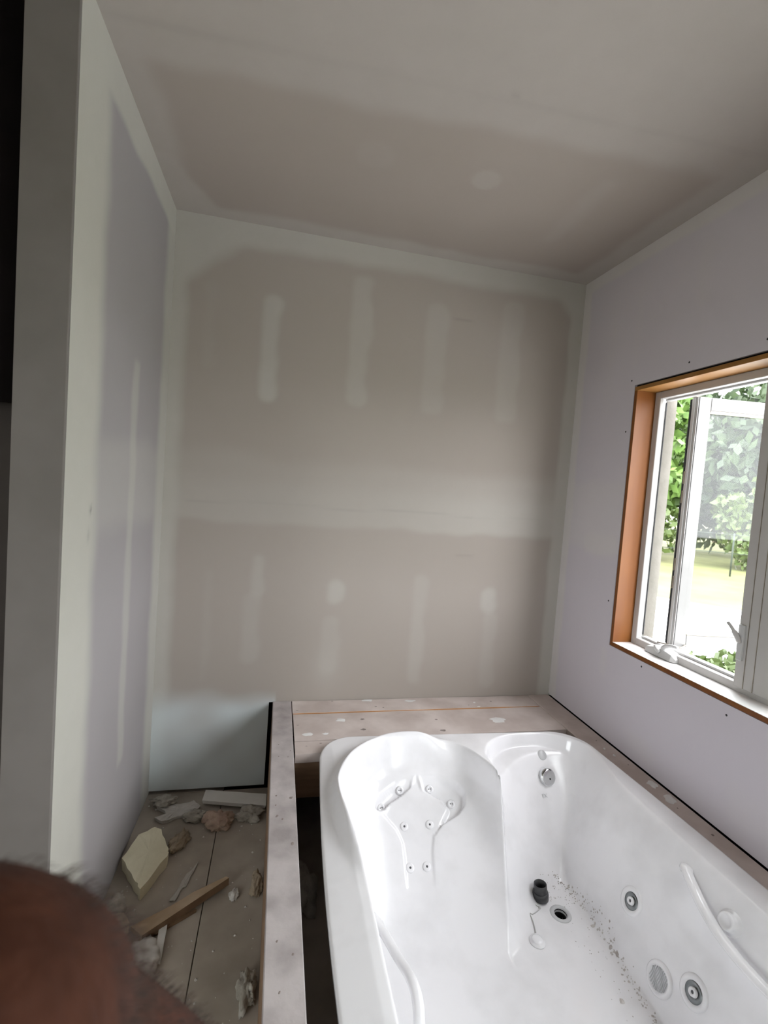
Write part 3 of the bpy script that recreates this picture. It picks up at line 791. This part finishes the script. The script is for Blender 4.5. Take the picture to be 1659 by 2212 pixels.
PANEL = [(-.939,-.560),(-.929,-.596),(-.875,-.618),(-.833,-.662),(-.870,-.705),(-.911,-.734),(-.928,-.776),(-.943,-.870),(-1.043,-.866),(-1.036,-.784),(-1.036,-.745),(-1.054,-.709),(-1.100,-.669),(-1.068,-.636),(-1.005,-.606),(-.963,-.577)]
POCR = [(-.926,-.561),(-.854,-.563),(-.774,-.600),(-.754,-.632),(-.766,-.668),(-.796,-.687),(-.870,-.707),(-.911,-.736),(-.874,-.700),(-.833,-.660),(-.854,-.634),(-.893,-.613),(-.921,-.596)]
POCL = [(-.960,-.565),(-.969,-.587),(-1.005,-.606),(-1.068,-.634),(-1.096,-.656),(-1.125,-.660),(-1.127,-.643),(-1.093,-.611),(-1.033,-.575),(-.985,-.562)]
def tubz(x, y):
    x = np.asarray(x, float); y = np.asarray(y, float)
    z = tub_base(x, y)
    sel = (y > -.95) & (y < -.5) & (x > -1.2) & (x < -.7)
    if sel.any():
        xs, ys = x[sel], y[sel]
        dp = sdpoly(xs, ys, PANEL); dr = sdpoly(xs, ys, POCR); dl = sdpoly(xs, ys, POCL)
        fadeb = sstep(-.885, -.80, ys)
        d = .008*sstep(.006, -.006, dp)*fadeb
        fr_ = sstep(-.560, -.600, ys)
        d = np.maximum(d, .026*sstep(.004, -.008, dr)*(0.25+.75*fr_))
        d = np.maximum(d, .026*sstep(.004, -.008, dl)*(0.25+.75*fr_))
        z[sel] -= d
    # shallow hand recess behind the right grab bar
    sel = (x > -.34) & (x < -.2) & (y < -1.1) & (y > -1.9)
    if sel.any():
        xs, ys = x[sel], y[sel]
        z[sel] -= .020*np.exp(-((ys+1.50)/.26)**4)*np.exp(-((xs+.285)/.022)**2)
    return z

def xl(y):
    t = (-.41-y)/1.84
    b_ = -1.325-.048*np.sin(np.clip(t, 0, 1)*np.pi)
    return b_
def xr(y):
    t = (-.45-y)/1.80
    return -.150+.030*np.sin(np.clip(t, 0, 1)*np.pi)
Y0, Y1 = -.418, -2.246; RC = .135
NR, NC = 380, 300
s_ = np.linspace(0, 1, NR)
e1 = .06
# rows clustered at both ends so that the rounded corners stay smooth
tt = s_ + 0
tt = np.where(s_ < .12, .5*(s_/.12)**2*.12, np.where(s_ > .88, 1-.5*((1-s_)/.12)**2*.12, 0))
mid = (s_ >= .12) & (s_ <= .88)
tt[mid] = .06+(s_[mid]-.12)/(.76)*.88
X = np.zeros((NR, NC)); Y = np.zeros((NR, NC))
for j in range(NR):
    yb = Y0+(Y1-Y0)*tt[j]
    def inset(dist):
        if dist >= RC: return 0.0
        q = RC-dist
        return RC-math.sqrt(max(RC*RC-q*q, 0))
    ins = inset(min(abs(yb-Y0), abs(yb-Y1)))
    a, b_ = float(xl(yb))+ins, float(xr(yb))-ins
    u = np.linspace(0, 1, NC)
    X[j] = a+(b_-a)*u
    # the far edge is slightly skewed
    skew = -.034*((X[j]+1.25)/1.1)
    Y[j] = yb+skew*(1-tt[j])
Z = tubz(X, Y)
# soften the outermost edge
edge_d = np.minimum.reduce([np.abs(np.arange(NC)[None]-0)*1.0+0*X, np.abs(np.arange(NC)[None]-(NC-1))*1.0+0*X])
verts = np.stack([X, Y, Z], -1).reshape(-1, 3)
idx = np.arange(NR*NC).reshape(NR, NC)
drain_c = (-.486, -.942)
faces = []
cx_ = (X[:-1, :-1]+X[1:, 1:])/2; cy_ = (Y[:-1, :-1]+Y[1:, 1:])/2
keep = np.hypot(cx_-drain_c[0], cy_-drain_c[1]) > .024
for j in range(NR-1):
    for i in range(NC-1):
        if keep[j, i]: faces.append((idx[j, i], idx[j+1, i], idx[j+1, i+1], idx[j, i+1]))
V = [tuple(v) for v in verts]
loop = [idx[0, i] for i in range(NC)]+[idx[j, NC-1] for j in range(1, NR)]+[idx[NR-1, i] for i in range(NC-2, -1, -1)]+[idx[j, 0] for j in range(NR-2, 0, -1)]
L = len(loop)
P2 = np.array([verts[k][:2] for k in loop])
tan = np.roll(P2, -1, 0)-np.roll(P2, 1, 0)
nrm = np.stack([-tan[:, 1], tan[:, 0]], -1); nrm /= np.linalg.norm(nrm, axis=1)[:, None]+1e-9
cen = P2.mean(0)
if ((P2-cen)*nrm).sum() < 0: nrm = -nrm
prev = loop
for (off, dz) in ((.004, -.0012), (.007, -.004), (.008, -.008), (.008, -.030), (.004, -.030), (-.012, -.026)):
    cur = []
    for k in range(L):
        q = P2[k]+nrm[k]*off; cur.append(len(V)); V.append((q[0], q[1], max(verts[loop[k]][2]+dz, .4525 if dz < -.02 else -9)))
    for k in range(L):
        k2 = (k+1) % L; faces.append((prev[k], prev[k2], cur[k2], cur[k]))
    prev = cur
# underside of the shell, a plain offset
base = len(V)
SUB = 4
jj = list(range(6, NR-6, SUB)); ii = list(range(6, NC-6, SUB))
for j in jj:
    for i in ii: V.append((X[j, i], Y[j, i], Z[j, i]-.016))
for a in range(len(jj)-1):
    for b_ in range(len(ii)-1):
        q = base+a*len(ii)+b_
        if math.hypot(V[q][0]-drain_c[0], V[q][1]-drain_c[1]) < .05: continue
        faces.append((q, q+1, q+len(ii)+1, q+len(ii)))
me = bpy.data.meshes.new('shell'); me.from_pydata(V, [], faces); me.validate()
bath = empty('bathtub', (-.74, -1.33, 0)); tag(bath, 'large white two-person whirlpool bathtub dropped into the timber platform', 'bathtub')
shell = link_mesh('shell', me, M['tub'], bath, True)
box('support_bed', (-1.02, -1.95, .0), (-.50, -1.05, ZF-.017), M['wood_raw'], bath)

def surf(x, y):
    e = .006
    z = float(tubz([x], [y])[0])
    gx = float(tubz([x+e], [y])[0]-tubz([x-e], [y])[0])/(2*e); gy = float(tubz([x], [y+e])[0]-tubz([x], [y-e])[0])/(2*e)
    n = Vector((-gx, -gy, 1)).normalized()
    return Vector((x, y, z)), n

# back jets: plain disc with one hole; neck jets: disc with two holes
for (x, y) in ((-1.021,-.700),(-.919,-.701),(-1.021,-.808),(-.958,-.809)):
    p, n = surf(x, y)
    j = lathe('back_jet', [(0, .0035), (.0045, .0035), (.012, .004), (.0155, .0025), (.0175, -.002)], p, n, M['tub'], bath, 28)
    lathe('jet_hole', [(0, .0045), (.0036, .0045), (.0042, .003)], p, n, M['grey_hole'], j, 14)
for (x, y) in ((-1.016,-.586),(-1.103,-.638),(-.890,-.588),(-.812,-.640)):
    p, n = surf(x, y); n = (n+Vector((0, -.35, .25))).normalized()
    p = p+n*.004
    j = lathe('neck_jet', [(0, .002), (.007, .002), (.0085, .0045), (.013, .004), (.0155, .0015), (.0175, -.012)], p, n, M['tub'], bath, 28)
    fr3 = frame_for(n)
    for dx in (-.0036, .0036):
        q = p+fr3 @ Vector((dx, .0005, 0))
        lathe('jet_hole', [(0, .0032), (.0018, .0032), (.0022, .001)], q, n, M['grey_hole'], j, 10)
# two large side jets
for (x, y) in ((-.33,-1.088),(-.342,-1.351)):
    p, n = surf(x, y)
    j = lathe('side_jet', [(.025, .001), (.030, .0055), (.037, .006), (.042, .003), (.044, -.004)], p, n, M['tub'], bath, 36)
    lathe('jet_socket', [(0, -.001), (.016, .0005), (.0245, .004), (.0262, .002)], p, n, M['dull_chrome'], j, 32)
    lathe('jet_nozzle', [(.004, .006), (.0065, .010), (.011, .009), (.0125, .001)], p, n, M['tub'], j, 24)
    lathe('jet_hole', [(0, .0065), (.0048, .0065)], p, n, M['grey_hole'], j, 16)
# suction cover with wavy ribs
p, n = surf(-.366, -1.259)
sc = lathe('suction_cover', [(0, .004), (.030, .003), (.0335, .007), (.041, .0065), (.045, .002), (.046, -.005)], p, n, M['tub'], bath, 40)
fr3 = frame_for(n)
for kx in range(-5, 6):
    hgt = math.sqrt(max(.030**2-(kx*.0053)**2, 0))
    pts = [p+fr3 @ Vector((kx*.0053+.0012*math.sin(v*160+kx), v, .005)) for v in np.linspace(-hgt, hgt, 9)]
    tube('rib', pts, .0013, M['drain_ring'], sc, 5)
# air control knob
p, n = surf(-.249, -1.357)
kb = lathe('air_knob', [(0, .020), (.014, .020), (.018, .024), (.0225, .022), (.024, .016), (.0245, .003), (.032, .001), (.033, -.006)], p, n, M['tub'], bath, 32)
# grab bars
tube('grab_bar', catmull([(-.220,-1.180,.425), (-.248,-1.205,.432), (-.268,-1.248,.424), (-.285,-1.310,.402), (-.298,-1.39,.385), (-.303,-1.50,.380), (-.296,-1.62,.390), (-.270,-1.72,.415), (-.220,-1.79,.428)], 8), [.021]*8+[.0165]*49+[.021]*8, M['tub'], bath, 16, (.6, 1.0))
tube('grab_bar', catmull([(-1.262,-1.175,.40), (-1.232,-1.215,.392), (-1.203,-1.305,.392), (-1.190,-1.375,.408), (-1.188,-1.425,.400), (-1.200,-1.475,.372), (-1.225,-1.53,.352), (-1.262,-1.58,.36)], 8), [.016]*8+[.0135]*41+[.016]*8, M['tub'], bath, 14, (.62, 1.0))
# overflow plate, cap, printed mark
p, n = surf(-.348, -.571)
n2 = (n+Vector((0, -.55, -.1))).normalized()
ov = lathe('overflow_knob', [(0, .019), (.026, .019), (.0325, .017), (.0355, .012), (.036, -.004), (.030, -.012)], p+n2*.004, n2, M['chrome'], bath, 40)
fr3 = frame_for(n2)
lathe('overflow_screw', [(0, .0215), (.003, .021), (.004, .0185)], p+n2*.004+fr3 @ Vector((.005, -.006, 0)), n2, M['hole'], ov, 10)
bm = bmesh.new()
q0 = p+n2*.0215
for a0, a1 in ((100, 150), (60, 78)):
    pts = [q0+fr3 @ Vector((.0305*math.cos(R(a)), .0305*math.sin(R(a)), -.0015)) for a in np.linspace(a0, a1, 9)]
    add_tube(bm, pts, .0024, 6)
from_bm('overflow_slot', bm, M['hole'], ov, True)
p, n = surf(-.340, -.515)
lathe('faucet_cap', [(0, .002), (.019, .0018), (.0215, 0)], p, n, M['drain_ring'], bath, 28)
p, n = surf(-.379, -.620)
cu = bpy.data.curves.new('mark', 'FONT'); cu.body = 'FX'; cu.size = .022; cu.align_x = 'CENTER'; cu.align_y = 'CENTER'; cu.extrude = .0004
to = bpy.data.objects.new('mark', cu); COL.objects.link(to)
bpy.context.view_layer.update()
me = bpy.data.meshes.new_from_object(to.evaluated_get(bpy.context.evaluated_depsgraph_get()))
bpy.data.objects.remove(to); me.materials.clear()
me.transform(Matrix.Translation(p+n*.001) @ frame_for(n).to_4x4())
tag(link_mesh('printed_mark', me, M['print'], bath), 'small grey printed letters under the chrome overflow')
# drain ring and dark throat
p, n = surf(drain_c[0], drain_c[1])
p = Vector((drain_c[0], drain_c[1], ZF))
dr = lathe('drain', [(.0215, -.012), (.0225, .001), (.0265, .0035), (.035, .003), (.0375, 0), (.0375, -.004)], p, (0, 0, 1), M['drain_ring'], bath, 36)
lathe('drain_throat', [(.0222, -.001), (.0215, -.02), (.0215, -.06), (0, -.062)], p, (0, 0, 1), M['hole'], dr, 28)

# things lying in the tub
pc = empty('pipe_coupling', (-.527, -.874, ZF)); tag(pc, 'short black plastic pipe coupling standing on the tub floor', 'pipe')
ax = Vector((-.10, .06, 1)).normalized(); b0 = Vector((-.527, -.876, ZF+.004))
lathe('collar', [(.024, 0), (.0285, .002), (.029, .020), (.0275, .027), (.0235, .029), (.0225, .004), (.024, 0)], b0, ax, M['black_plastic'], pc, 32)
lathe('tube', [(.0245, .022), (.0240, .040), (.0232, .055), (.0205, .055), (.0205, .030), (.0195, .004), (0, .003)], b0, ax, M['black_plastic'], pc, 32)
st = empty('plug_on_chain', (-.628, -1.027, ZF)); tag(st, 'white drain plug on a thin chain lying on the tub floor', 'plug')
lathe('plug', [(0, .010), (.015, .010), (.019, .007), (.0205, .003), (.026, .0025), (.027, .0005)], (-.628, -1.027, ZF+.0005), (0, 0, 1), M['tub'], st, 30)
tube('chain', catmull([(-.556,-.885,ZF+.004), (-.560,-.900,ZF+.003), (-.548,-.910,ZF+.003), (-.566,-.922,ZF+.003), (-.592,-.932,ZF+.003), (-.600,-.928,ZF+.003), (-.606,-.962,ZF+.003), (-.618,-1.000,ZF+.004)], 6), .0016, M['string'], st, 6)
lathe('chain_knot', [(0, .005), (.004, .004), (.005, .0015), (.004, 0)], (-.552, -.911, ZF+.001), (0, 0, 1), M['string'], st, 10)

def flakes(name, spots, m, label, cat, seed=5):
    rg = random.Random(seed); bm = bmesh.new()
    for (x, y, r) in spots:
        p, n = surf(x, y)
        fr_ = frame_for(n); nn = rg.randint(5, 8)
        ring = []
        a0 = rg.random()*6.28
        for k_ in range(nn):
            rad = r*rg.uniform(.5, 1.2); a = a0+6.283*k_/nn
            ring.append(bm.verts.new(p+fr_ @ Vector((rad*math.cos(a), rad*math.sin(a), .0006))))
        t = bm.verts.new(p+n*(r*.30+.0008))
        for k_ in range(nn): bm.faces.new((ring[k_], ring[(k_+1) % nn], t))
    o = from_bm(name, bm, m); tag(o, label, cat, kind='stuff'); return o
rg = random.Random(11); spots = []
path = [(-.418,-.80), (-.398,-.845), (-.388,-.90), (-.383,-.97), (-.385,-1.05), (-.392,-1.13), (-.402,-1.20), (-.408,-1.28), (-.412,-1.36)]
for a, b_ in zip(path[:-1], path[1:]):
    for k_ in range(26):
        t = rg.random(); spots.append((a[0]+(b_[0]-a[0])*t+rg.gauss(0, .006), a[1]+(b_[1]-a[1])*t+rg.gauss(0, .006), rg.choice((.0015,.002,.0025,.003,.0045))))
for k_ in range(50): spots.append((rg.uniform(-.50,-.40), rg.uniform(-.92,-.80), rg.uniform(.001,.003)))
for k_ in range(30): spots.append((rg.uniform(-.50,-.42), rg.uniform(-1.3,-.95), rg.uniform(.001,.0025)))
spots += [(-.47,-1.24,.009), (-.40,-1.005,.008), (-.395,-1.09,.009), (-.392,-1.115,.008)]
flakes('plaster_crumbs', spots, M['dirt_or_shade'], 'line of grey plaster crumbs along the tub floor edge', 'plaster dust')

# ------------------------------------------------------------------ rubble on the floor
def slab_scrap(name, poly, z0, th, m, label, cat, seed=0, rough=.003, tilt=None, sub=3, m2=None, group=None):
    """irregular flat piece: outline refined and roughened, extruded down"""
    rg = random.Random(seed); pts = []
    for a, b_ in zip(poly, poly[1:]+poly[:1]):
        for k_ in range(sub):
            t = k_/sub; j = rough if k_ else rough*.3
            pts.append((a[0]+(b_[0]-a[0])*t+rg.uniform(-j, j), a[1]+(b_[1]-a[1])*t+rg.uniform(-j, j)))
    n = len(pts); cx = sum(p[0] for p in pts)/n; cy = sum(p[1] for p in pts)/n
    ht = (lambda x, y: 0) if tilt is None else (lambda x, y: tilt[0]*(x-cx)+tilt[1]*(y-cy))
    bm = bmesh.new()
    top = [bm.verts.new((x, y, z0+th+ht(x, y)+rg.uniform(-1, 1)*rough*.25)) for x, y in pts]
    bot = [bm.verts.new((cx+(x-cx)*.97, cy+(y-cy)*.97, z0+ht(x, y))) for x, y in pts]
    inn = [bm.verts.new((cx+(x-cx)*.6, cy+(y-cy)*.6, z0+th*1.03+ht(cx+(x-cx)*.6, cy+(y-cy)*.6)+rg.uniform(-1, 1)*rough*.4)) for x, y in pts]
    ct = bm.verts.new((cx, cy, z0+th*1.02)); cb = bm.verts.new((cx, cy, z0))
    me_mats = [m, m2 or m]
    for i in range(n):
        j = (i+1) % n
        bm.faces.new((top[i], top[j], inn[j], inn[i])); bm.faces.new((inn[i], inn[j], ct))
        f = bm.faces.new((bot[i], bot[j], top[j], top[i])); f.material_index = 1 if m2 else 0
        bm.faces.new((bot[j], bot[i], cb))
    me = bpy.data.meshes.new(name); bmesh.ops.recalc_face_normals(bm, faces=bm.faces); bm.to_mesh(me); bm.free()
    me.materials.append(m)
    if m2: me.materials.append(m2)
    o = link_mesh(name, me)
    return tag(o, label, cat, group)

def lump(name, c, size, m, label, cat, seed=0, rough=.35, freq=18.0, group=None, rz=0.0):
    bm = bmesh.new(); bmesh.ops.create_icosphere(bm, subdivisions=4, radius=1.0)
    for v in bm.verts:
        p = v.co.copy()
        d = 1+rough*mnoise.noise(p*1.6+Vector((seed*7.1, seed*3.3, 0)))+rough*.55*mnoise.noise(p*4.3+Vector((seed, 0, 5)))+rough*.3*mnoise.noise(p*10+Vector((0, seed, 2)))
        q = p*d
        q.z = max(q.z, -.55)
        v.co = Vector((q.x*size[0], q.y*size[1], (q.z+.55)*size[2]))
    bmesh.ops.rotate(bm, verts=bm.verts, matrix=Matrix.Rotation(rz, 3, 'Z'))
    bmesh.ops.translate(bm, vec=(c[0], c[1], c[2]), verts=bm.verts)
    o = from_bm(name, bm, m, None, True)
    return tag(o, label, cat, group)

FOAM = [(-2.075,-.451),(-2.047,-.326),(-1.995,-.289),(-1.963,-.309),(-1.911,-.424),(-1.909,-.46),(-1.969,-.609),(-2.002,-.56)]
slab_scrap('foam_chunk', FOAM, .001, .050, M['foam'], 'large pale yellow insulation chunk lying against the left wall', 'insulation', 1, .004, None, 4)
slab_scrap('board_offcut', [(-1.824,-.045),(-1.538,-.105),(-1.538,-.178),(-1.831,-.112)], .022, .016, M['gyp_white'], 'long pale drywall strip leaning at the foot of the back wall', 'board', 2, .0012, (.02,.10), 4)
slab_scrap('drywall_scrap', [(-2.029,-.104),(-1.946,-.097),(-1.873,-.078),(-1.835,-.125),(-1.872,-.147),(-1.899,-.177),(-1.956,-.198),(-1.985,-.207),(-2.022,-.179),(-1.975,-.165)], .001, .014, M['gyp'], 'jagged grey drywall scrap in the far left floor corner', 'scrap', 3, .008, None, 3)
lump('wool_clump', (-2.00,-.085,.016), (.048,.030,.018), M['wool_grey'], 'crumpled grey paper clump on the jagged scrap by the back wall', 'scrap', 4, .6)
lump('wool_clump', (-1.742,-.236,.0), (.058,.046,.040), M['wool_pink'], 'tan pink insulation clump below the pale drywall strip', 'insulation', 5, .5)
lump('wool_clump', (-1.845,-.185,.0), (.052,.030,.022), M['wool_grey'], 'grey insulation clump between the corner scrap and the pink clump', 'insulation', 6, .5)
lump('wool_clump', (-1.612,-.205,.0), (.055,.035,.030), M['wool_grey'], 'grey crumpled clump at the right end of the pale drywall strip', 'insulation', 7, .6)
lump('wool_clump', (-1.885,-.335,.0), (.030,.055,.024), M['wool_brown'], 'brown insulation tuft touching the yellow chunk', 'insulation', 8, .6, rz=-.5)
lump('wool_clump', (-2.046,-.640,.0), (.034,.046,.028), M['wool_grey'], 'grey torn clump at the foot of the left wall near the arm', 'insulation', 9, .5)
lump('wool_clump', (-2.008,-.735,.0), (.034,.048,.036), M['wool_cream'], 'rounded cream insulation lump beside the brown arm', 'insulation', 10, .25)
lump('dust_heap', (-1.915,-.865,.0), (.070,.085,.026), M['gyp_white'], 'low whitish plaster heap beside the brown arm', 'plaster', 11, .4)
lump('wool_clump', (-1.560,-.600,.0), (.022,.048,.030), M['wool_brown'], 'small brown clump halfway along the platform rail', 'insulation', 12, .5)
lump('wool_clump', (-1.568,-.985,.0), (.026,.050,.032), M['wool_grey'], 'grey torn clump at the foot of the platform rail near the bottom edge', 'insulation', 13, .6)
lump('wool_clump', (-1.40,-.66,.0), (.06,.10,.05), M['wool_grey'], 'pale insulation clump in the dark gap beside the tub', 'insulation', 14, .5)
lump('plaster_crumb', (-1.640,-.625,.0), (.018,.022,.012), M['gyp'], 'small curled plaster crumb right of the scrap plank tip', 'scrap', 15, .4)
slab_scrap('torn_paper', [(-1.792,-.448),(-1.800,-.490),(-1.818,-.564),(-1.833,-.578),(-1.845,-.625),(-1.866,-.623),(-1.842,-.560),(-1.826,-.505)], .001, .006, M['paper'], 'narrow torn paper strip above the scrap plank', 'scrap', 16, .004, None, 3)
# scrap plank: tilted on its edge, tan face and dark edge
bm = bmesh.new()
A = [(-1.966,-.722), (-1.917,-.779), (-1.662,-.592), (-1.674,-.577), (-1.785,-.618), (-1.845,-.655)]
zt = [.018, .034, .046, .040, .026, .020]
top = [bm.verts.new((x, y, z)) for (x, y), z in zip(A, zt)]
bot = [bm.verts.new((x, y+.002, max(z-.030, .001))) for (x, y), z in zip(A, zt)]
bm.faces.new(top)
for i in range(6):
    j = (i+1) % 6
    f = bm.faces.new((top[i], top[j], bot[j], bot[i])); f.material_index = 1 if i in (1, 2) else 0
bm.faces.new(bot[::-1])
me = bpy.data.meshes.new('scrap_plank'); bmesh.ops.recalc_face_normals(bm, faces=bm.faces); bm.to_mesh(me); bm.free()
me.materials.append(M['wood_scrap']); me.materials.append(M['wood_edge'])
tag(link_mesh('scrap_plank', me), 'tapered tan scrap of split wood with a dark edge, lying across the floor', 'wood scrap')
slab_scrap('stick', [(-1.874,-.712),(-1.850,-.717),(-1.842,-.857),(-1.864,-.852)], .001, .014, M['gyp_white'], 'short pale straight stick under the split wood scrap', 'stick', 17, .0012, None, 4)
slab_scrap('stick', [(-1.888,-.746),(-1.882,-.754),(-1.762,-.678),(-1.768,-.670)], .001, .008, M['wood_edge'], 'thin brown splinter just below the split wood scrap', 'splinter', 18, .001, None, 3)
slab_scrap('plaster_flake', [(-1.99,-.79),(-1.945,-.80),(-1.93,-.845),(-1.965,-.86),(-1.995,-.83)], .001, .008, M['gyp'], 'flat plaster flake under the edge of the whitish heap', 'scrap', 19, .005, None, 3)
rg = random.Random(21)
bm = bmesh.new()
for k_ in range(260):
    x = rg.uniform(-2.07, -1.55); y = -rg.random()**.8*1.35-.03
    if rg.random() < .4: x = -2.07+abs(rg.gauss(0, .06))
    r = rg.choice((.002, .003, .004, .006)); nn = 5; a0 = rg.random()*6
    ring = [bm.verts.new((x+r*rg.uniform(.6, 1.2)*math.cos(a0+6.283*i/nn), y+r*rg.uniform(.6, 1.2)*math.sin(a0+6.283*i/nn), .0004)) for i in range(nn)]
    t = bm.verts.new((x, y, r*.7))
    for i in range(nn): bm.faces.new((ring[i], ring[(i+1) % nn], t))
tag(from_bm('floor_crumbs', bm, M['gyp']), 'scattered plaster crumbs on the dusty subfloor', 'plaster dust', kind='stuff')

# ------------------------------------------------------------------ the bare arm close to the camera
person = empty('person', (-1.70, -2.18, 1.25)); tag(person, 'dark brown hairy bare forearm at the lower left corner, close up', 'person')
# forearm belly near the lens, wrist and hand further away and lower
def V3(*a): return Vector(a)
BEL = V3(-1.662,-2.227,1.396); MID = V3(-1.658,-2.137,1.278); WR = V3(-1.617,-2.056,1.163); HD = V3(-1.575,-1.985,1.035)
fw = (HD-WR).normalized()
side = V3(.80,-.55,.10); side = (side-fw*side.dot(fw)).normalized(); up = side.cross(fw).normalized()
if up.z < 0: up = -up
nodes = [V3(-1.90,-2.62,1.16), V3(-1.83,-2.47,1.20), V3(-1.745,-2.315,1.255), (BEL+V3(-1.745,-2.315,1.255))*.5, BEL, MID, WR, WR+fw*.035, HD-fw*.03]
rads = [.062, .062, .064, .072, .0735, .042, (.031,.025), (.036,.020), (.040,.017)]
pv = [tuple(p) for p in nodes]; pr = list(rads); pe = [(i, i+1) for i in range(len(nodes)-1)]
palm = len(nodes)-1
tips = []
for k_, (s, L_) in enumerate(((-.030, .074), (-.010, .084), (.010, .078), (.029, .062))):
    base = HD-fw*.03+side*s*.72+fw*.030
    p1 = base+fw*L_*.42+up*.004+side*s*.12; p2 = p1+fw*L_*.30-up*L_*.18; p3 = p2+fw*L_*.16-up*L_*.26
    prev_ = palm
    for q, r in ((base, .0115), (p1, .0098), (p2, .0088), (p3, .0078)):
        pv.append(tuple(q)); pr.append(r); pe.append((prev_, len(pv)-1)); prev_ = len(pv)-1
    tips.append((p3, (p3-p2).normalized()))
tb = palm-1; prev_ = tb
b_ = WR+fw*.04-side*.036-up*.006
for q, r in ((b_, .015), (b_+fw*.030-side*.020-up*.008, .0115), (b_+fw*.058-side*.022-up*.014, .0095)):
    pv.append(tuple(q)); pr.append(r); pe.append((prev_, len(pv)-1)); prev_ = len(pv)-1
me = bpy.data.meshes.new('arm_skin'); me.from_pydata(pv, pe, [])
o = bpy.data.objects.new('arm_skin', me); COL.objects.link(o)
o.modifiers.new('skin', 'SKIN').use_smooth_shade = True
sb = o.modifiers.new('sub', 'SUBSURF'); sb.levels = 3; sb.render_levels = 3
for k_, sv in enumerate(me.skin_vertices[0].data):
    r = pr[k_]; sv.radius = r if hasattr(r, '__len__') else (r, r); sv.use_root = (k_ == 0)
bpy.context.view_layer.update()
arm_me = bpy.data.meshes.new_from_object(o.evaluated_get(bpy.context.evaluated_depsgraph_get()))
bpy.data.objects.remove(o)
arm_me.materials.clear()
arm = link_mesh('arm', arm_me, M['skin'], person, True)
# fine body hair on the forearm
rg = random.Random(31); bm = bmesh.new()
polys = [p for p in arm_me.polygons]
wts = []
axis = (WR-BEL).normalized()
for p in polys:
    c = p.center
    t = (c-V3(-1.745,-2.315,1.255)).dot(axis)
    wts.append(p.area if -.02 < t < .34 and (c-WR).dot(fw) < .03 else 0)
for p in rg.choices(polys, wts, k=4200):
    vs_ = [arm_me.vertices[i].co for i in p.vertices]
    a, b2 = rg.random(), rg.random()
    c = (vs_[0]*(1-a)+vs_[1]*a)*(1-b2)+(vs_[-1]*(1-a)+vs_[2]*a)*b2
    n = p.normal.copy()
    d = (axis*.9+n*rg.uniform(.35, .8)+V3(rg.gauss(0,.15), rg.gauss(0,.15), rg.gauss(0,.15))).normalized()
    Lh = rg.uniform(.008, .020); q1 = c+d*Lh*.55; q2 = c+(d*.8+axis*.35).normalized()*Lh
    w_ = d.cross(n).normalized()*.0002
    w2_ = d.cross(w_).normalized()*.0002
    v = [bm.verts.new(c+w_), bm.verts.new(c-w_*.5+w2_), bm.verts.new(c-w_*.5-w2_)]
    u = [bm.verts.new(q1+w_*.8), bm.verts.new(q1-w_*.4+w2_*.8), bm.verts.new(q1-w_*.4-w2_*.8)]
    t = bm.verts.new(q2)
    for i in range(3):
        j = (i+1) % 3
        bm.faces.new((v[i], v[j], u[j], u[i])); bm.faces.new((u[i], u[j], t))
hr = from_bm('arm_hair', bm, M['hair'], person); hr['kind'] = 'stuff'
